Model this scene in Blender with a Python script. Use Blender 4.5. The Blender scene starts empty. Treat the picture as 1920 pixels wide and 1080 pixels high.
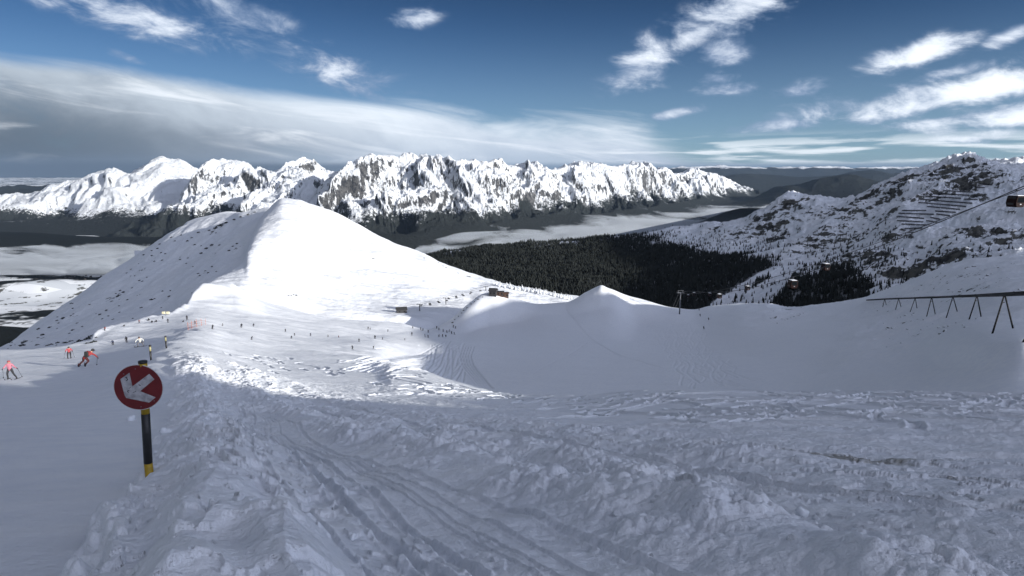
import bpy, math, random
import numpy as np
from mathutils import Vector, Matrix
D = bpy.data
scene = bpy.context.scene
C = scene.collection
PI = math.pi
random.seed(7)

# ------------------------------------------------------------------ camera
FPX = 1150.0                      # focal length in units of a 1920-wide frame
PITCH = math.atan(220.0 / FPX)
cam_d = D.cameras.new('camera')
cam_d.sensor_width = 36.0
cam_d.lens = 36.0 * FPX / 1920.0
cam_d.clip_start = 0.1
cam_d.clip_end = 200000.0
cam = D.objects.new('camera', cam_d)
C.objects.link(cam)
cam.location = (0, 0, 0)
cam.rotation_euler = (PI / 2 - PITCH, 0, 0)
scene.camera = cam
cp, sp = math.cos(PITCH), math.sin(PITCH)

def UQ(px, py):
    """direction of a photo pixel as lateral and vertical slope per metre of forward distance"""
    v = 540.0 - py
    dy = FPX * cp + v * sp
    return (px - 960.0) / dy, (-FPX * sp + v * cp) / dy

def P(px, py, Y):
    u, q = UQ(px, py)
    return Vector((u * Y, Y, q * Y))

# ------------------------------------------------------------------ light
SUN_AZ = math.radians(122.0)       # clockwise from the viewing direction
SUN_EL = math.radians(14.0)
S = Vector((math.sin(SUN_AZ) * math.cos(SUN_EL), math.cos(SUN_AZ) * math.cos(SUN_EL), math.sin(SUN_EL)))
sun_d = D.lights.new('sun', 'SUN')
sun_d.energy = 3.3
sun_d.angle = math.radians(0.5)
sun_d.color = (1.0, 0.965, 0.90)
sun = D.objects.new('sun', sun_d)
C.objects.link(sun)
sun.rotation_euler = S.to_track_quat('Z', 'Y').to_euler()

scene.view_settings.view_transform = 'Standard'
scene.view_settings.look = 'None'
scene.view_settings.gamma = 1.0
scene.view_settings.exposure = 1.15
scene.cycles.max_bounces = 5
scene.cycles.diffuse_bounces = 3
scene.cycles.transparent_max_bounces = 24
scene.cycles.volume_bounces = 0
scene.cycles.volume_max_steps = 96
scene.cycles.volume_step_rate = 1.0

# ------------------------------------------------------------------ node helper
class NT:
    def __init__(s, tree):
        s.t = tree; s.n = tree.nodes; s.l = tree.links
    def _in(s, sock, v):
        if v is None: return
        if isinstance(v, bpy.types.NodeSocket): s.l.new(v, sock)
        else: sock.default_value = v
    def m(s, op, a, b=None, c=None, clamp=False):
        n = s.n.new('ShaderNodeMath'); n.operation = op; n.use_clamp = clamp
        s._in(n.inputs[0], a); s._in(n.inputs[1], b)
        if c is not None: s._in(n.inputs[2], c)
        return n.outputs[0]
    def vm(s, op, a, b=None, sc=None):
        n = s.n.new('ShaderNodeVectorMath'); n.operation = op
        s._in(n.inputs[0], a)
        if b is not None: s._in(n.inputs[1], b)
        if sc is not None: s._in(n.inputs['Scale'], sc)
        return n.outputs['Value'] if op in ('DOT_PRODUCT', 'LENGTH') else n.outputs[0]
    def noise(s, vec, scale, detail=4, rough=0.55, dist=0.0, col=False, lac=2.0):
        n = s.n.new('ShaderNodeTexNoise')
        s._in(n.inputs['Vector'], vec); n.inputs['Scale'].default_value = scale
        n.inputs['Detail'].default_value = detail; n.inputs['Roughness'].default_value = rough
        n.inputs['Distortion'].default_value = dist; n.inputs['Lacunarity'].default_value = lac
        return n.outputs['Color'] if col else n.outputs['Fac']
    def ss(s, x, a, b, lo=0.0, hi=1.0, mode='SMOOTHSTEP'):
        n = s.n.new('ShaderNodeMapRange'); n.interpolation_type = mode
        s._in(n.inputs[0], x); s._in(n.inputs[1], a); s._in(n.inputs[2], b)
        s._in(n.inputs[3], lo); s._in(n.inputs[4], hi)
        return n.outputs[0]
    def mix(s, f, a, b, kind='RGBA', blend='MIX'):
        n = s.n.new('ShaderNodeMix'); n.data_type = kind
        if kind == 'RGBA': n.blend_type = blend; i = (6, 7); o = 2
        elif kind == 'VECTOR': i = (4, 5); o = 1
        else: i = (2, 3); o = 0
        s._in(n.inputs[0], f); s._in(n.inputs[i[0]], a); s._in(n.inputs[i[1]], b)
        return n.outputs[o]
    def xyz(s, v):
        n = s.n.new('ShaderNodeSeparateXYZ'); s._in(n.inputs[0], v); return n.outputs
    def comb(s, x, y, z):
        n = s.n.new('ShaderNodeCombineXYZ')
        s._in(n.inputs[0], x); s._in(n.inputs[1], y); s._in(n.inputs[2], z); return n.outputs[0]
    def curve(s, x, pts):
        """piecewise-linear-ish function of x in 0..1 through pts"""
        n = s.n.new('ShaderNodeFloatCurve'); s._in(n.inputs['Value'], x)
        c = n.mapping.curves[0]
        while len(c.points) > 2: c.points.remove(c.points[0])
        c.points[0].location = pts[0]; c.points[1].location = pts[-1]
        for p in pts[1:-1]: c.points.new(*p)
        n.mapping.update()
        return n.outputs[0]

# ------------------------------------------------------------------ world
world = D.worlds.new('World')
scene.world = world
world.use_nodes = True
w = NT(world.node_tree)
w.n.clear()
w_out = w.n.new('ShaderNodeOutputWorld')
w_bg = w.n.new('ShaderNodeBackground')
w_bg.inputs['Strength'].default_value = 0.10
sky = w.n.new('ShaderNodeTexSky')
sky.sky_type = 'NISHITA'; sky.sun_disc = False
sky.sun_elevation = SUN_EL
sky.sun_rotation = SUN_AZ
sky.altitude = 2200; sky.air_density = 1.0; sky.dust_density = 0.3; sky.ozone_density = 2.5
wd = w.n.new('ShaderNodeTexCoord').outputs['Generated']
wx, wy, wz = w.xyz(wd)
az = w.m('MULTIPLY', w.m('ARCTAN2', wx, wy), 180 / PI)       # degrees, 0 = north, + = east
el = w.m('MULTIPLY', w.m('ARCSINE', wz), 180 / PI)
# cloud layer coordinates: where the view ray meets a high flat layer
inv = w.m('DIVIDE', 1.0, w.m('ADD', w.m('MAXIMUM', wz, 0.0), 0.10))
cl = w.comb(w.m('MULTIPLY', wx, inv), w.m('MULTIPLY', wy, inv), 0.0)
cl_r = w.vm('MULTIPLY', cl, (1.5, 1.25, 1.0))
nA = w.noise(cl_r, 1.1, 8, 0.60, 0.6)
nB = w.noise(w.comb(w.m('MULTIPLY', az, 0.075), w.m('MULTIPLY', w.m('ADD', el, w.m('MULTIPLY', az, 0.10)), 0.15), 9.0), 3.0, 9, 0.64, 0.35)
nC = w.noise(w.vm('MULTIPLY', cl, (0.6, 2.2, 1.0)), 2.4, 8, 0.6, 1.2)
wisp = w.m('ADD', w.m('MULTIPLY', nA, 0.30), w.m('MULTIPLY', nB, 0.70))
def AE(px, py):
    u, q = UQ(px, py)
    return math.degrees(math.atan2(u, 1)), math.degrees(math.atan2(q, math.hypot(u, 1)))
skyc = w.vm('MULTIPLY', sky.outputs[0], (0.40, 0.60, 0.82))
skyc = w.mix(w.ss(el, 2.0, 14.0, 0.35, 0.0), skyc, (3.2, 4.3, 5.0, 1))
skyc = w.vm('SCALE', skyc, sc=w.ss(el, 2.0, 24.0, 0.53, 0.050, 'LINEAR'))
# unseen bright sky added overhead and behind the viewer to fill the shade
fill_sky = w.m('MAXIMUM', w.ss(el, 30.0, 55.0), w.ss(w.m('ABSOLUTE', az), 62.0, 100.0))
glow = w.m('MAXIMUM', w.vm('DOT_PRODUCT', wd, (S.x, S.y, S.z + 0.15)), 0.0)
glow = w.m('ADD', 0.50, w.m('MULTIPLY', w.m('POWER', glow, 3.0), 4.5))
fill_sky_c = w.vm('SCALE', (1.14, 1.25, 1.62), sc=glow)
skyc = w.mix(w.m('MULTIPLY', fill_sky, w.ss(nA, 0.25, 0.6, 0.75, 0.95)), skyc, fill_sky_c)
# (px, py, half width px, half height px, tilt deg, strength, brightness)
PUFFS = [(235, 28, 190, 34, 12, 1.0, .55), (130, 12, 110, 20, 8, .8, .6), (430, 22, 110, 34, 8, .8, .40), (325, 66, 50, 9, 20, .8, .6), (772, 36, 48, 18, -10, .75, .55),
         (238, 108, 40, 9, 20, .7, .5), (660, 140, 110, 36, 18, .85, .48), (700, 175, 60, 20, 25, .7, .5), (560, 120, 60, 20, 0, .45, .4),
         (1380, 22, 130, 38, -14, 1.05, .66), (1300, 68, 70, 26, -30, .95, .6), (1210, 118, 72, 44, -20, 1.0, .62), (1350, 100, 52, 28, 0, .8, .5), (1350, 145, 38, 14, 0, .75, .5),
         (1500, 168, 60, 18, -8, .7, .5), (1715, 104, 100, 26, -14, 1.15, .92), (1800, 132, 80, 14, -10, .8, .6), (1900, 64, 60, 16, -22, .9, .7),
         (1640, 200, 190, 30, -2, 1.0, .72), (1860, 165, 140, 38, -10, 1.15, .95), (1900, 215, 130, 28, -6, 1.1, .8), (1740, 235, 90, 20, -4, 1.0, .85), (1780, 262, 90, 10, 2, .85, .8),
         (1480, 232, 130, 14, -6, .65, .5), (1360, 165, 60, 14, 0, .6, .45), (1880, 250, 60, 14, 0, .9, .8), (1010, 150, 60, 10, 0, .3, .4), (1240, 218, 90, 10, -10, .6, .5)]
dens = None; bri = None
for (px, py, hw, hh, tl, st, br) in PUFFS:
    a0, e0 = AE(px, py)
    a1, e1 = AE(px + hw, py); a2, e2 = AE(px, py - hh)
    sa = math.hypot(a1 - a0, e1 - e0); se = math.hypot(a2 - a0, e2 - e0)
    t = math.radians(tl)
    # image tilt is clockwise-down; elevation grows upward
    da = w.m('SUBTRACT', az, a0); de = w.m('SUBTRACT', el, e0)
    g1 = w.m('ADD', w.m('MULTIPLY', da, math.cos(t) / sa), w.m('MULTIPLY', de, -math.sin(t) / sa))
    g2 = w.m('ADD', w.m('MULTIPLY', da, math.sin(t) / se), w.m('MULTIPLY', de, math.cos(t) / se))
    r2 = w.m('ADD', w.m('MULTIPLY', g1, g1), w.m('MULTIPLY', g2, g2))
    g = w.m('MULTIPLY', w.m('EXPONENT', w.m('MULTIPLY', r2, -0.9)), st)
    dens = g if dens is None else w.m('MAXIMUM', dens, g)
    gb = w.m('MULTIPLY', g, br)
    bri = gb if bri is None else w.m('MAXIMUM', bri, gb)
pm = w.ss(w.m('ADD', dens, w.m('MULTIPLY', w.m('SUBTRACT', wisp, 0.50), 4.0)), 0.14, 1.05)
pm = w.m('MULTIPLY', pm, w.ss(dens, 0.05, 0.4))
puff_c = w.mix(w.ss(w.m('ADD', bri, w.m('MULTIPLY', w.m('SUBTRACT', nB, 0.5), 2.2)), 0.15, 1.15), (1.3, 1.75, 2.6, 1), (5.4, 5.7, 6.1, 1))
skyc = w.mix(w.m('MULTIPLY', pm, 0.9), skyc, puff_c)
# the big bank on the left: everything under a slanting upper edge
azn = w.ss(az, -60, 60, 0, 1, 'LINEAR')
def bank_pts(pts):
    out = []
    for px, py in pts:
        a, e = AE(px, py); out.append(((a + 60) / 120.0, max(0, min(1, (e + 2) / 22.0))))
    return out
bp = [(0.0, 0.72)] + bank_pts([(0, 92), (160, 108), (400, 148), (600, 168), (800, 178), (1000, 205), (1150, 205), (1250, 252), (1340, 286), (1500, 300)]) + [(1.0, 0.12)]
top = w.m('SUBTRACT', w.m('MULTIPLY', w.curve(azn, bp), 22.0), 2.0)
nD = w.noise(w.comb(w.m('MULTIPLY', az, 0.055), w.m('MULTIPLY', w.m('ADD', el, w.m('MULTIPLY', az, 0.12)), 0.12), 0.0), 1.6, 9, 0.60, 0.4)
nE = w.noise(w.comb(w.m('MULTIPLY', az, 0.05), w.m('MULTIPLY', w.m('ADD', el, w.m('MULTIPLY', az, 0.12)), 0.4), 3.0), 1.5, 8, 0.6, 0.8)
edge = w.m('SUBTRACT', top, el)
edge = w.m('ADD', edge, w.m('MULTIPLY', w.m('SUBTRACT', nE, 0.5), w.ss(az, -25, 12, 1.2, 5.0)))
bm_ = w.ss(edge, 0.0, w.ss(az, -30, 15, 1.3, 3.2))
a_c = w.ss(az, -42, 0, 0, 1)
low = w.mix(a_c, (0.42, 0.56, 0.76, 1), (2.7, 3.1, 3.7, 1))
hi = w.mix(a_c, (3.8, 4.3, 4.8, 1), (4.3, 4.65, 5.1, 1))
hf = w.ss(w.m('ADD', el, w.m('MULTIPLY', w.m('SUBTRACT', nD, 0.5), 9.0)), 0.3, w.ss(az, -40, 0, 13.0, 6.0))
bank_c = w.mix(hf, low, hi)
bank_c = w.mix(w.ss(nE, 0.50, 0.78, 0, 0.6), bank_c, (5.6, 5.8, 6.1, 1))
bm_ = w.m('MULTIPLY', bm_, w.ss(nD, 0.2, 0.5, 0.75, 0.97))
dark = w.m('MULTIPLY', w.ss(az, -12, -44, 0, 0.62), w.ss(w.m('ADD', el, w.m('MULTIPLY', w.m('SUBTRACT', nD, 0.5), 5.0)), 6.5, 0.5))
bank_c = w.mix(dark, bank_c, (0.50, 0.62, 0.80, 1))
skyc = w.mix(bm_, skyc, bank_c)
# low streaks and haze on the horizon to the east
st = w.ss(w.m('ADD', w.noise(w.comb(w.m('MULTIPLY', az, 0.06), w.m('MULTIPLY', el, 0.75), 5.0), 1.8, 6, 0.55, 0.3), w.m('MULTIPLY', w.ss(az, 0, 35), 0.08)), 0.50, 0.66)
st = w.m('MULTIPLY', st, w.m('MULTIPLY', w.ss(el, 0.2, 0.9), w.ss(el, 3.4, 1.6)))
st = w.m('MULTIPLY', st, w.ss(az, 4, 12))
skyc = w.mix(w.m('MULTIPLY', st, 0.8), skyc, (5.0, 5.3, 5.6, 1))
hz = w.ss(el, 0.9, 0.3)
skyc = w.mix(w.m('MULTIPLY', hz, 0.9), skyc, w.mix(w.ss(az, -25, 5), (0.45, 0.60, 0.82, 1), (0.95, 1.35, 1.9, 1)))
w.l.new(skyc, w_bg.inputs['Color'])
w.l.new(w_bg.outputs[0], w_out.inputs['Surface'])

# ------------------------------------------------------------------ tagging helpers
def tag(o, label=None, cat=None, group=None, kind=None):
    if label: o['label'] = label
    if cat: o['category'] = cat
    if group: o['group'] = group
    if kind: o['kind'] = kind
    return o

def link(name, me, mat=None, parent=None):
    o = D.objects.new(name, me); C.objects.link(o)
    if mat is not None:
        for x in (mat if isinstance(mat, (list, tuple)) else [mat]): me.materials.append(x)
    if parent is not None: o.parent = parent
    return o

def thing(name, label, cat, loc=(0, 0, 0), rz=0.0, group=None):
    o = D.objects.new(name, None); C.objects.link(o)
    o.location = loc; o.rotation_euler = (0, 0, rz); o.empty_display_size = 0.2
    return tag(o, label, cat, group)

def mesh_np(name, V, F, smooth=True):
    me = D.meshes.new(name)
    V = np.ascontiguousarray(V, dtype=np.float32); F = np.ascontiguousarray(F, dtype=np.int32)
    k = F.shape[1]
    me.vertices.add(len(V)); me.vertices.foreach_set('co', V.ravel())
    me.loops.add(F.size); me.loops.foreach_set('vertex_index', F.ravel())
    me.polygons.add(len(F)); me.polygons.foreach_set('loop_start', np.arange(0, F.size, k, dtype=np.int32))
    me.update(calc_edges=True)
    me.polygons.foreach_set('use_smooth', np.full(len(F), smooth, dtype=bool))
    me.validate(verbose=False) if len(F) < 1000 else None
    return me

# ------------------------------------------------------------------ numpy noise
_rng = np.random.RandomState(11)
_perm = np.concatenate([_rng.permutation(256)] * 2).astype(np.int32)
_ang = _rng.rand(256) * 2 * PI
_gx = np.cos(_ang).astype(np.float32); _gy = np.sin(_ang).astype(np.float32)
def perlin(x, y, seed=0):
    x = np.asarray(x, dtype=np.float64) + seed * 37.17; y = np.asarray(y, dtype=np.float64) + seed * 91.73
    xi = np.floor(x).astype(np.int64); yi = np.floor(y).astype(np.int64)
    xf = (x - xi).astype(np.float32); yf = (y - yi).astype(np.float32)
    u = xf * xf * xf * (xf * (xf * 6 - 15) + 10); v = yf * yf * yf * (yf * (yf * 6 - 15) + 10)
    x0 = xi & 255; x1 = (xi + 1) & 255; y0 = yi & 255; y1 = (yi + 1) & 255
    def g(ix, iy, dx, dy):
        h = _perm[_perm[ix] + iy] ; return _gx[h] * dx + _gy[h] * dy
    a = g(x0, y0, xf, yf); b = g(x1, y0, xf - 1, yf); c = g(x0, y1, xf, yf - 1); d = g(x1, y1, xf - 1, yf - 1)
    return (a + u * (b - a) + v * ((c + u * (d - c)) - (a + u * (b - a)))) * 1.5
def fbm(x, y, wl, octv=4, seed=0, gain=0.5):
    s = 0; a = 1.0; f = 1.0 / wl
    for i in range(octv):
        s = s + a * perlin(x * f, y * f, seed + i * 3); a *= gain; f *= 2.03
    return s
def ridged(x, y, wl, octv=5, seed=0, gain=0.5):
    s = 0; a = 1.0; f = 1.0 / wl; wgt = 1.0
    for i in range(octv):
        n = 1 - np.abs(perlin(x * f, y * f, seed + i * 3)); n = n * n * wgt
        s = s + a * n; wgt = np.clip(n * 1.6, 0, 1); a *= gain; f *= 2.05
    return s
def billow(x, y, wl, octv=3, seed=0, gain=0.5):
    s = 0; a = 1.0; f = 1.0 / wl
    for i in range(octv):
        s = s + a * np.abs(perlin(x * f, y * f, seed + i * 3)); a *= gain; f *= 2.1
    return s
def worley(x, y, seed=0):
    """rounded lumps: 1 - distance to the nearest jittered cell point (radius varies)"""
    xi = np.floor(x).astype(np.int64); yi = np.floor(y).astype(np.int64)
    best = np.zeros(x.shape, dtype=np.float32)
    for dx in (-1, 0, 1):
        for dy in (-1, 0, 1):
            cx = xi + dx; cy = yi + dy
            h = _perm[_perm[(cx + seed) & 255] + (cy & 255)]; h2 = _perm[h + ((cx * 7 + seed) & 255)]
            jx = cx + (h / 255.0); jy = cy + (h2 / 255.0)
            r = 0.35 + 0.65 * ((h * 13 + h2 * 7) % 97) / 97.0
            d = np.sqrt((x - jx) ** 2 + (y - jy) ** 2) / r
            best = np.maximum(best, (np.clip(1 - d * d, 0, 1) ** 0.7 * r).astype(np.float32))
    return best
def sst(x, a, b):
    t = np.clip((x - a) / (b - a), 0, 1); return t * t * (3 - 2 * t)

# ------------------------------------------------------------------ landform builder
def pchip_slopes(x, y):
    h = np.diff(x, axis=0); h = np.maximum(h, 1e-9); d = np.diff(y, axis=0) / h
    m = np.zeros_like(y)
    w1 = 2 * h[1:] + h[:-1]; w2 = h[1:] + 2 * h[:-1]
    ok = d[:-1] * d[1:] > 0
    with np.errstate(divide='ignore', invalid='ignore'):
        hm = (w1 + w2) / (w1 / d[:-1] + w2 / d[1:])
    m[1:-1] = np.where(ok, hm, 0)
    m[0] = d[0]; m[-1] = d[-1]
    return m
def pchip1(x, y, xq):
    x = np.asarray(x, float); y = np.asarray(y, float)
    m = pchip_slopes(x, y)
    m[0] = m[0] if len(x) > 2 else m[0]
    xq_ = np.clip(xq, x[0], x[-1])
    i = np.clip(np.searchsorted(x, xq_) - 1, 0, len(x) - 2)
    h = x[i + 1] - x[i]; t = (xq_ - x[i]) / h
    return (2*t**3-3*t**2+1)*y[i] + (t**3-2*t**2+t)*h*m[i] + (-2*t**3+3*t**2)*y[i+1] + (t**3-t**2)*h*m[i+1]

class Land:
    """height field over (u = x/y, ln y); lines = list of [(px, py, forward distance)] in order of distance"""
    def __init__(s, lines, U0, U1, nu, Ys, detail=None):
        s.u = np.linspace(U0, U1, nu); s.ly = np.log(np.asarray(Ys, float)); nv = len(Ys)
        s.nu = nu; s.nv = nv
        K = len(lines)
        L = np.zeros((K, nu)); Q = np.zeros((K, nu))
        for k, ln in enumerate(lines):
            a = sorted([(UQ(px, py)[0], math.log(Y), UQ(px, py)[1]) for px, py, Y in ln])
            a = np.array(a)
            L[k] = pchip1(a[:, 0], a[:, 1], s.u); Q[k] = pchip1(a[:, 0], a[:, 2], s.u)
        for k in range(1, K): L[k] = np.maximum(L[k], L[k - 1] + 0.02)
        M = pchip_slopes(L, Q)
        q = np.zeros((nv, nu)); lyy = s.ly[:, None] * np.ones((1, nu))
        q[:] = Q[0][None, :]
        for k in range(K - 1):
            h = L[k + 1] - L[k]; t = (lyy - L[k][None]) / h[None]
            msk = (t >= 0) & (t <= 1 if k == K - 2 else t < 1)
            v = (2*t**3-3*t**2+1)*Q[k] + (t**3-2*t**2+t)*h*M[k] + (-2*t**3+3*t**2)*Q[k+1] + (t**3-t**2)*h*M[k+1]
            q = np.where(msk, v, q)
        q = np.where(lyy > L[-1][None], Q[-1][None] + 0 * q, q)
        s.Y = np.exp(lyy); s.X = s.u[None, :] * s.Y; s.Z = q * s.Y
        s.L = L
        if detail is not None: s.Z = s.Z + detail(s)
    def V(s):
        return np.stack([s.X, s.Y, s.Z], -1).reshape(-1, 3)
    def F(s):
        i = np.arange(s.nv - 1)[:, None] * s.nu + np.arange(s.nu - 1)[None, :]
        return np.stack([i, i + 1, i + 1 + s.nu, i + s.nu], -1).reshape(-1, 4)
    def z(s, x, y):
        u = x / y; fu = (u - s.u[0]) / (s.u[-1] - s.u[0]) * (s.nu - 1); fv = np.interp(math.log(y), s.ly, np.arange(s.nv))
        i = int(min(max(fu, 0), s.nu - 2)); j = int(min(max(fv, 0), s.nv - 2)); a = fu - i; b = fv - j
        Z = s.Z
        return float((Z[j, i] * (1 - a) + Z[j, i + 1] * a) * (1 - b) + (Z[j + 1, i] * (1 - a) + Z[j + 1, i + 1] * a) * b)
    def hit(s, px, py, y0=1.4):
        """first point where the sight line through a photo pixel meets the ground, beyond y0"""
        u, q = UQ(px, py)
        fu = (u - s.u[0]) / (s.u[-1] - s.u[0]) * (s.nu - 1); i = int(min(max(fu, 0), s.nu - 2)); a = fu - i
        col = (s.Z[:, i] * (1 - a) + s.Z[:, i + 1] * a) / s.Y[:, 0]
        idx = np.where((col >= q) & (s.Y[:, 0] > y0))[0]
        if len(idx) == 0 or idx[0] == 0: return None
        j = idx[0]; t = (q - col[j - 1]) / (col[j] - col[j - 1] + 1e-12); t = min(max(t, 0), 1)
        Y = s.Y[j - 1, 0] * (1 - t) + s.Y[j, 0] * t
        return Vector((u * Y, Y, q * Y))
    def attr(s, me, name, arr):
        at = me.attributes.new(name, 'FLOAT', 'POINT'); at.data.foreach_set('value', np.ascontiguousarray(arr, dtype=np.float32).ravel())


# ------------------------------------------------------------------ materials
def new_mat(name):
    m = D.materials.new(name); m.use_nodes = True; n = NT(m.node_tree)
    b = n.n['Principled BSDF']; return m, n, b
def plain(name, col, rough=0.5, metal=0.0, var=0.12, scale=6.0, bump=0.0):
    m, n, b = new_mat(name)
    p = n.n.new('ShaderNodeTexCoord').outputs['Object']
    f = n.noise(p, scale, 5, 0.6)
    c = n.mix(n.ss(f, 0.3, 0.7), tuple(x * (1 - var) for x in col) + (1,), tuple(min(1, x * (1 + var)) for x in col) + (1,))
    n.l.new(c, b.inputs['Base Color']); b.inputs['Roughness'].default_value = rough; b.inputs['Metallic'].default_value = metal
    n.l.new(n.ss(f, 0.2, 0.8, rough * 0.85, min(1, rough * 1.2)), b.inputs['Roughness'])
    if bump:
        bn = n.n.new('ShaderNodeBump'); bn.inputs['Distance'].default_value = bump; n.l.new(f, bn.inputs['Height']); n.l.new(bn.outputs[0], b.inputs['Normal'])
    return m
SNOW = (0.80, 0.83, 0.87, 1)
def geo(n):
    g = n.n.new('ShaderNodeNewGeometry'); return g.outputs['Position'], g.outputs['Normal'], g.outputs['True Normal']
def attr(n, name):
    a = n.n.new('ShaderNodeAttribute'); a.attribute_name = name; return a.outputs['Fac']
def bump(n, b, h, dist, strength=1.0, prev=None):
    bn = n.n.new('ShaderNodeBump'); bn.inputs['Distance'].default_value = dist; bn.inputs['Strength'].default_value = strength
    n._in(bn.inputs['Height'], h)
    if prev is not None: n.l.new(prev, bn.inputs['Normal'])
    if b is not None: n.l.new(bn.outputs[0], b.inputs['Normal'])
    return bn.outputs[0]

def snow_near_mat():
    m, n, b = new_mat('snow_near')
    pos, nor, tn = geo(n)
    dirt = attr(n, 'dirt'); rock = attr(n, 'rock'); rough = attr(n, 'rough')
    n1 = n.noise(pos, 0.9, 6, 0.6); n2 = n.noise(pos, 9.0, 5, 0.65); n3 = n.noise(pos, 60.0, 3, 0.6)
    c = n.mix(n.ss(n1, 0.3, 0.7), (0.77, 0.80, 0.85, 1), (0.84, 0.86, 0.89, 1))
    dm = n.ss(n.m('ADD', dirt, n.m('MULTIPLY', n.m('SUBTRACT', n2, 0.5), 1.3)), 0.35, 0.8)
    c = n.mix(n.m('MULTIPLY', dm, 0.8), c, (0.20, 0.19, 0.15, 1))
    rm = n.ss(n.m('ADD', rock, n.m('MULTIPLY', n.m('SUBTRACT', n.noise(pos, 0.35, 6, 0.65), 0.5), 1.6)), 0.50, 0.60)
    c = n.mix(rm, c, (0.045, 0.045, 0.045, 1))
    n.l.new(c, b.inputs['Base Color']); b.inputs['Roughness'].default_value = 0.62
    b.inputs['Specular IOR Level'].default_value = 0.25
    p1 = bump(n, None, n1, 0.10)
    st = n.noise(n.vm('MULTIPLY', pos, (1.0, 4.0, 4.0)), 1.3, 6, 0.6)
    p2 = bump(n, None, st, 0.05, 1.0, p1)
    p3 = bump(n, None, n2, 0.032, 1.0, p2)
    bump(n, b, n3, 0.006, 0.9, p3)
    return m
def snow_mid_mat():
    """smooth wind-packed snow with some bare rock and grass tips"""
    m, n, b = new_mat('snow_slope')
    pos, nor, tn = geo(n)
    rock = attr(n, 'rock')
    n1 = n.noise(pos, 0.02, 6, 0.6); n2 = n.noise(pos, 0.25, 5, 0.65)
    c = n.mix(n.ss(n1, 0.3, 0.7), (0.78, 0.81, 0.86, 1), (0.84, 0.86, 0.89, 1))
    rm = n.ss(n.m('ADD', rock, n.m('MULTIPLY', n.m('SUBTRACT', n.noise(pos, 0.11, 6, 0.7), 0.5), 1.6)), 0.50, 0.58)
    c = n.mix(rm, c, (0.05, 0.048, 0.045, 1))
    n.l.new(c, b.inputs['Base Color']); b.inputs['Roughness'].default_value = 0.7
    b.inputs['Specular IOR Level'].default_value = 0.2
    p1 = bump(n, None, n1, 4.0, 0.6)
    st = n.noise(n.vm('MULTIPLY', pos, (0.35, 1.0, 1.0)), 0.04, 8, 0.62, 0.8)
    p2 = bump(n, None, st, 3.6, 0.8, p1)
    bump(n, b, n2, 0.6, 0.8, p2)
    return m
def mountain_mat(name, k_rock=1.0, tree_z=-600.0, tree_w=250.0, scale=1.0, fdark=(0.018, 0.022, 0.022, 1), spk=0.5):
    """snow on gentle faces, rock on steep ones, forest darkening the foot"""
    m, n, b = new_mat(name)
    pos, nor, tn = geo(n)
    nz = n.xyz(nor)[2]; z = n.xyz(pos)[2]
    n1 = n.noise(pos, 0.0016 * scale, 8, 0.62); n2 = n.noise(pos, 0.012 * scale, 7, 0.70)
    st = n.noise(n.vm('MULTIPLY', pos, (1.0, 1.0, 0.30)), 0.017 * scale, 8, 0.68, 0.3)
    rk = n.m('ADD', n.m('SUBTRACT', 1.0, nz), n.m('MULTIPLY', n.m('SUBTRACT', st, 0.5), 1.5 * k_rock))
    rk = n.m('ADD', rk, n.m('MULTIPLY', n.m('SUBTRACT', n1, 0.5), 0.2 * k_rock))
    rm = n.ss(rk, 0.44, 0.62)
    c = n.mix(rm, SNOW, n.mix(n.ss(n2, .4, .6), (0.035, 0.037, 0.042, 1), (0.12, 0.12, 0.12, 1)))
    # forest: from scattered to closed below the tree line, with snowy clearings
    tz = n.m('ADD', z, n.m('MULTIPLY', n.m('SUBTRACT', n1, 0.5), tree_w * 2.4))
    cover = n.ss(tz, tree_z + tree_w, tree_z - tree_w)
    speck = n.noise(pos, 0.020 * scale, 7, 0.75)
    fm = n.ss(n.m('ADD', n.m('MULTIPLY', cover, 1.15), n.m('MULTIPLY', n.m('SUBTRACT', speck, 0.5), 3.0 * spk)), 0.42, 0.72, 0.0, 0.99)
    c = n.mix(fm, c, fdark)
    n.l.new(c, b.inputs['Base Color']); b.inputs['Roughness'].default_value = 0.8
    b.inputs['Specular IOR Level'].default_value = 0.1
    p1 = bump(n, None, n2, 50.0 / scale, 0.9)
    bump(n, b, st, 75.0 / scale, 0.8, p1)
    return m

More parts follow.
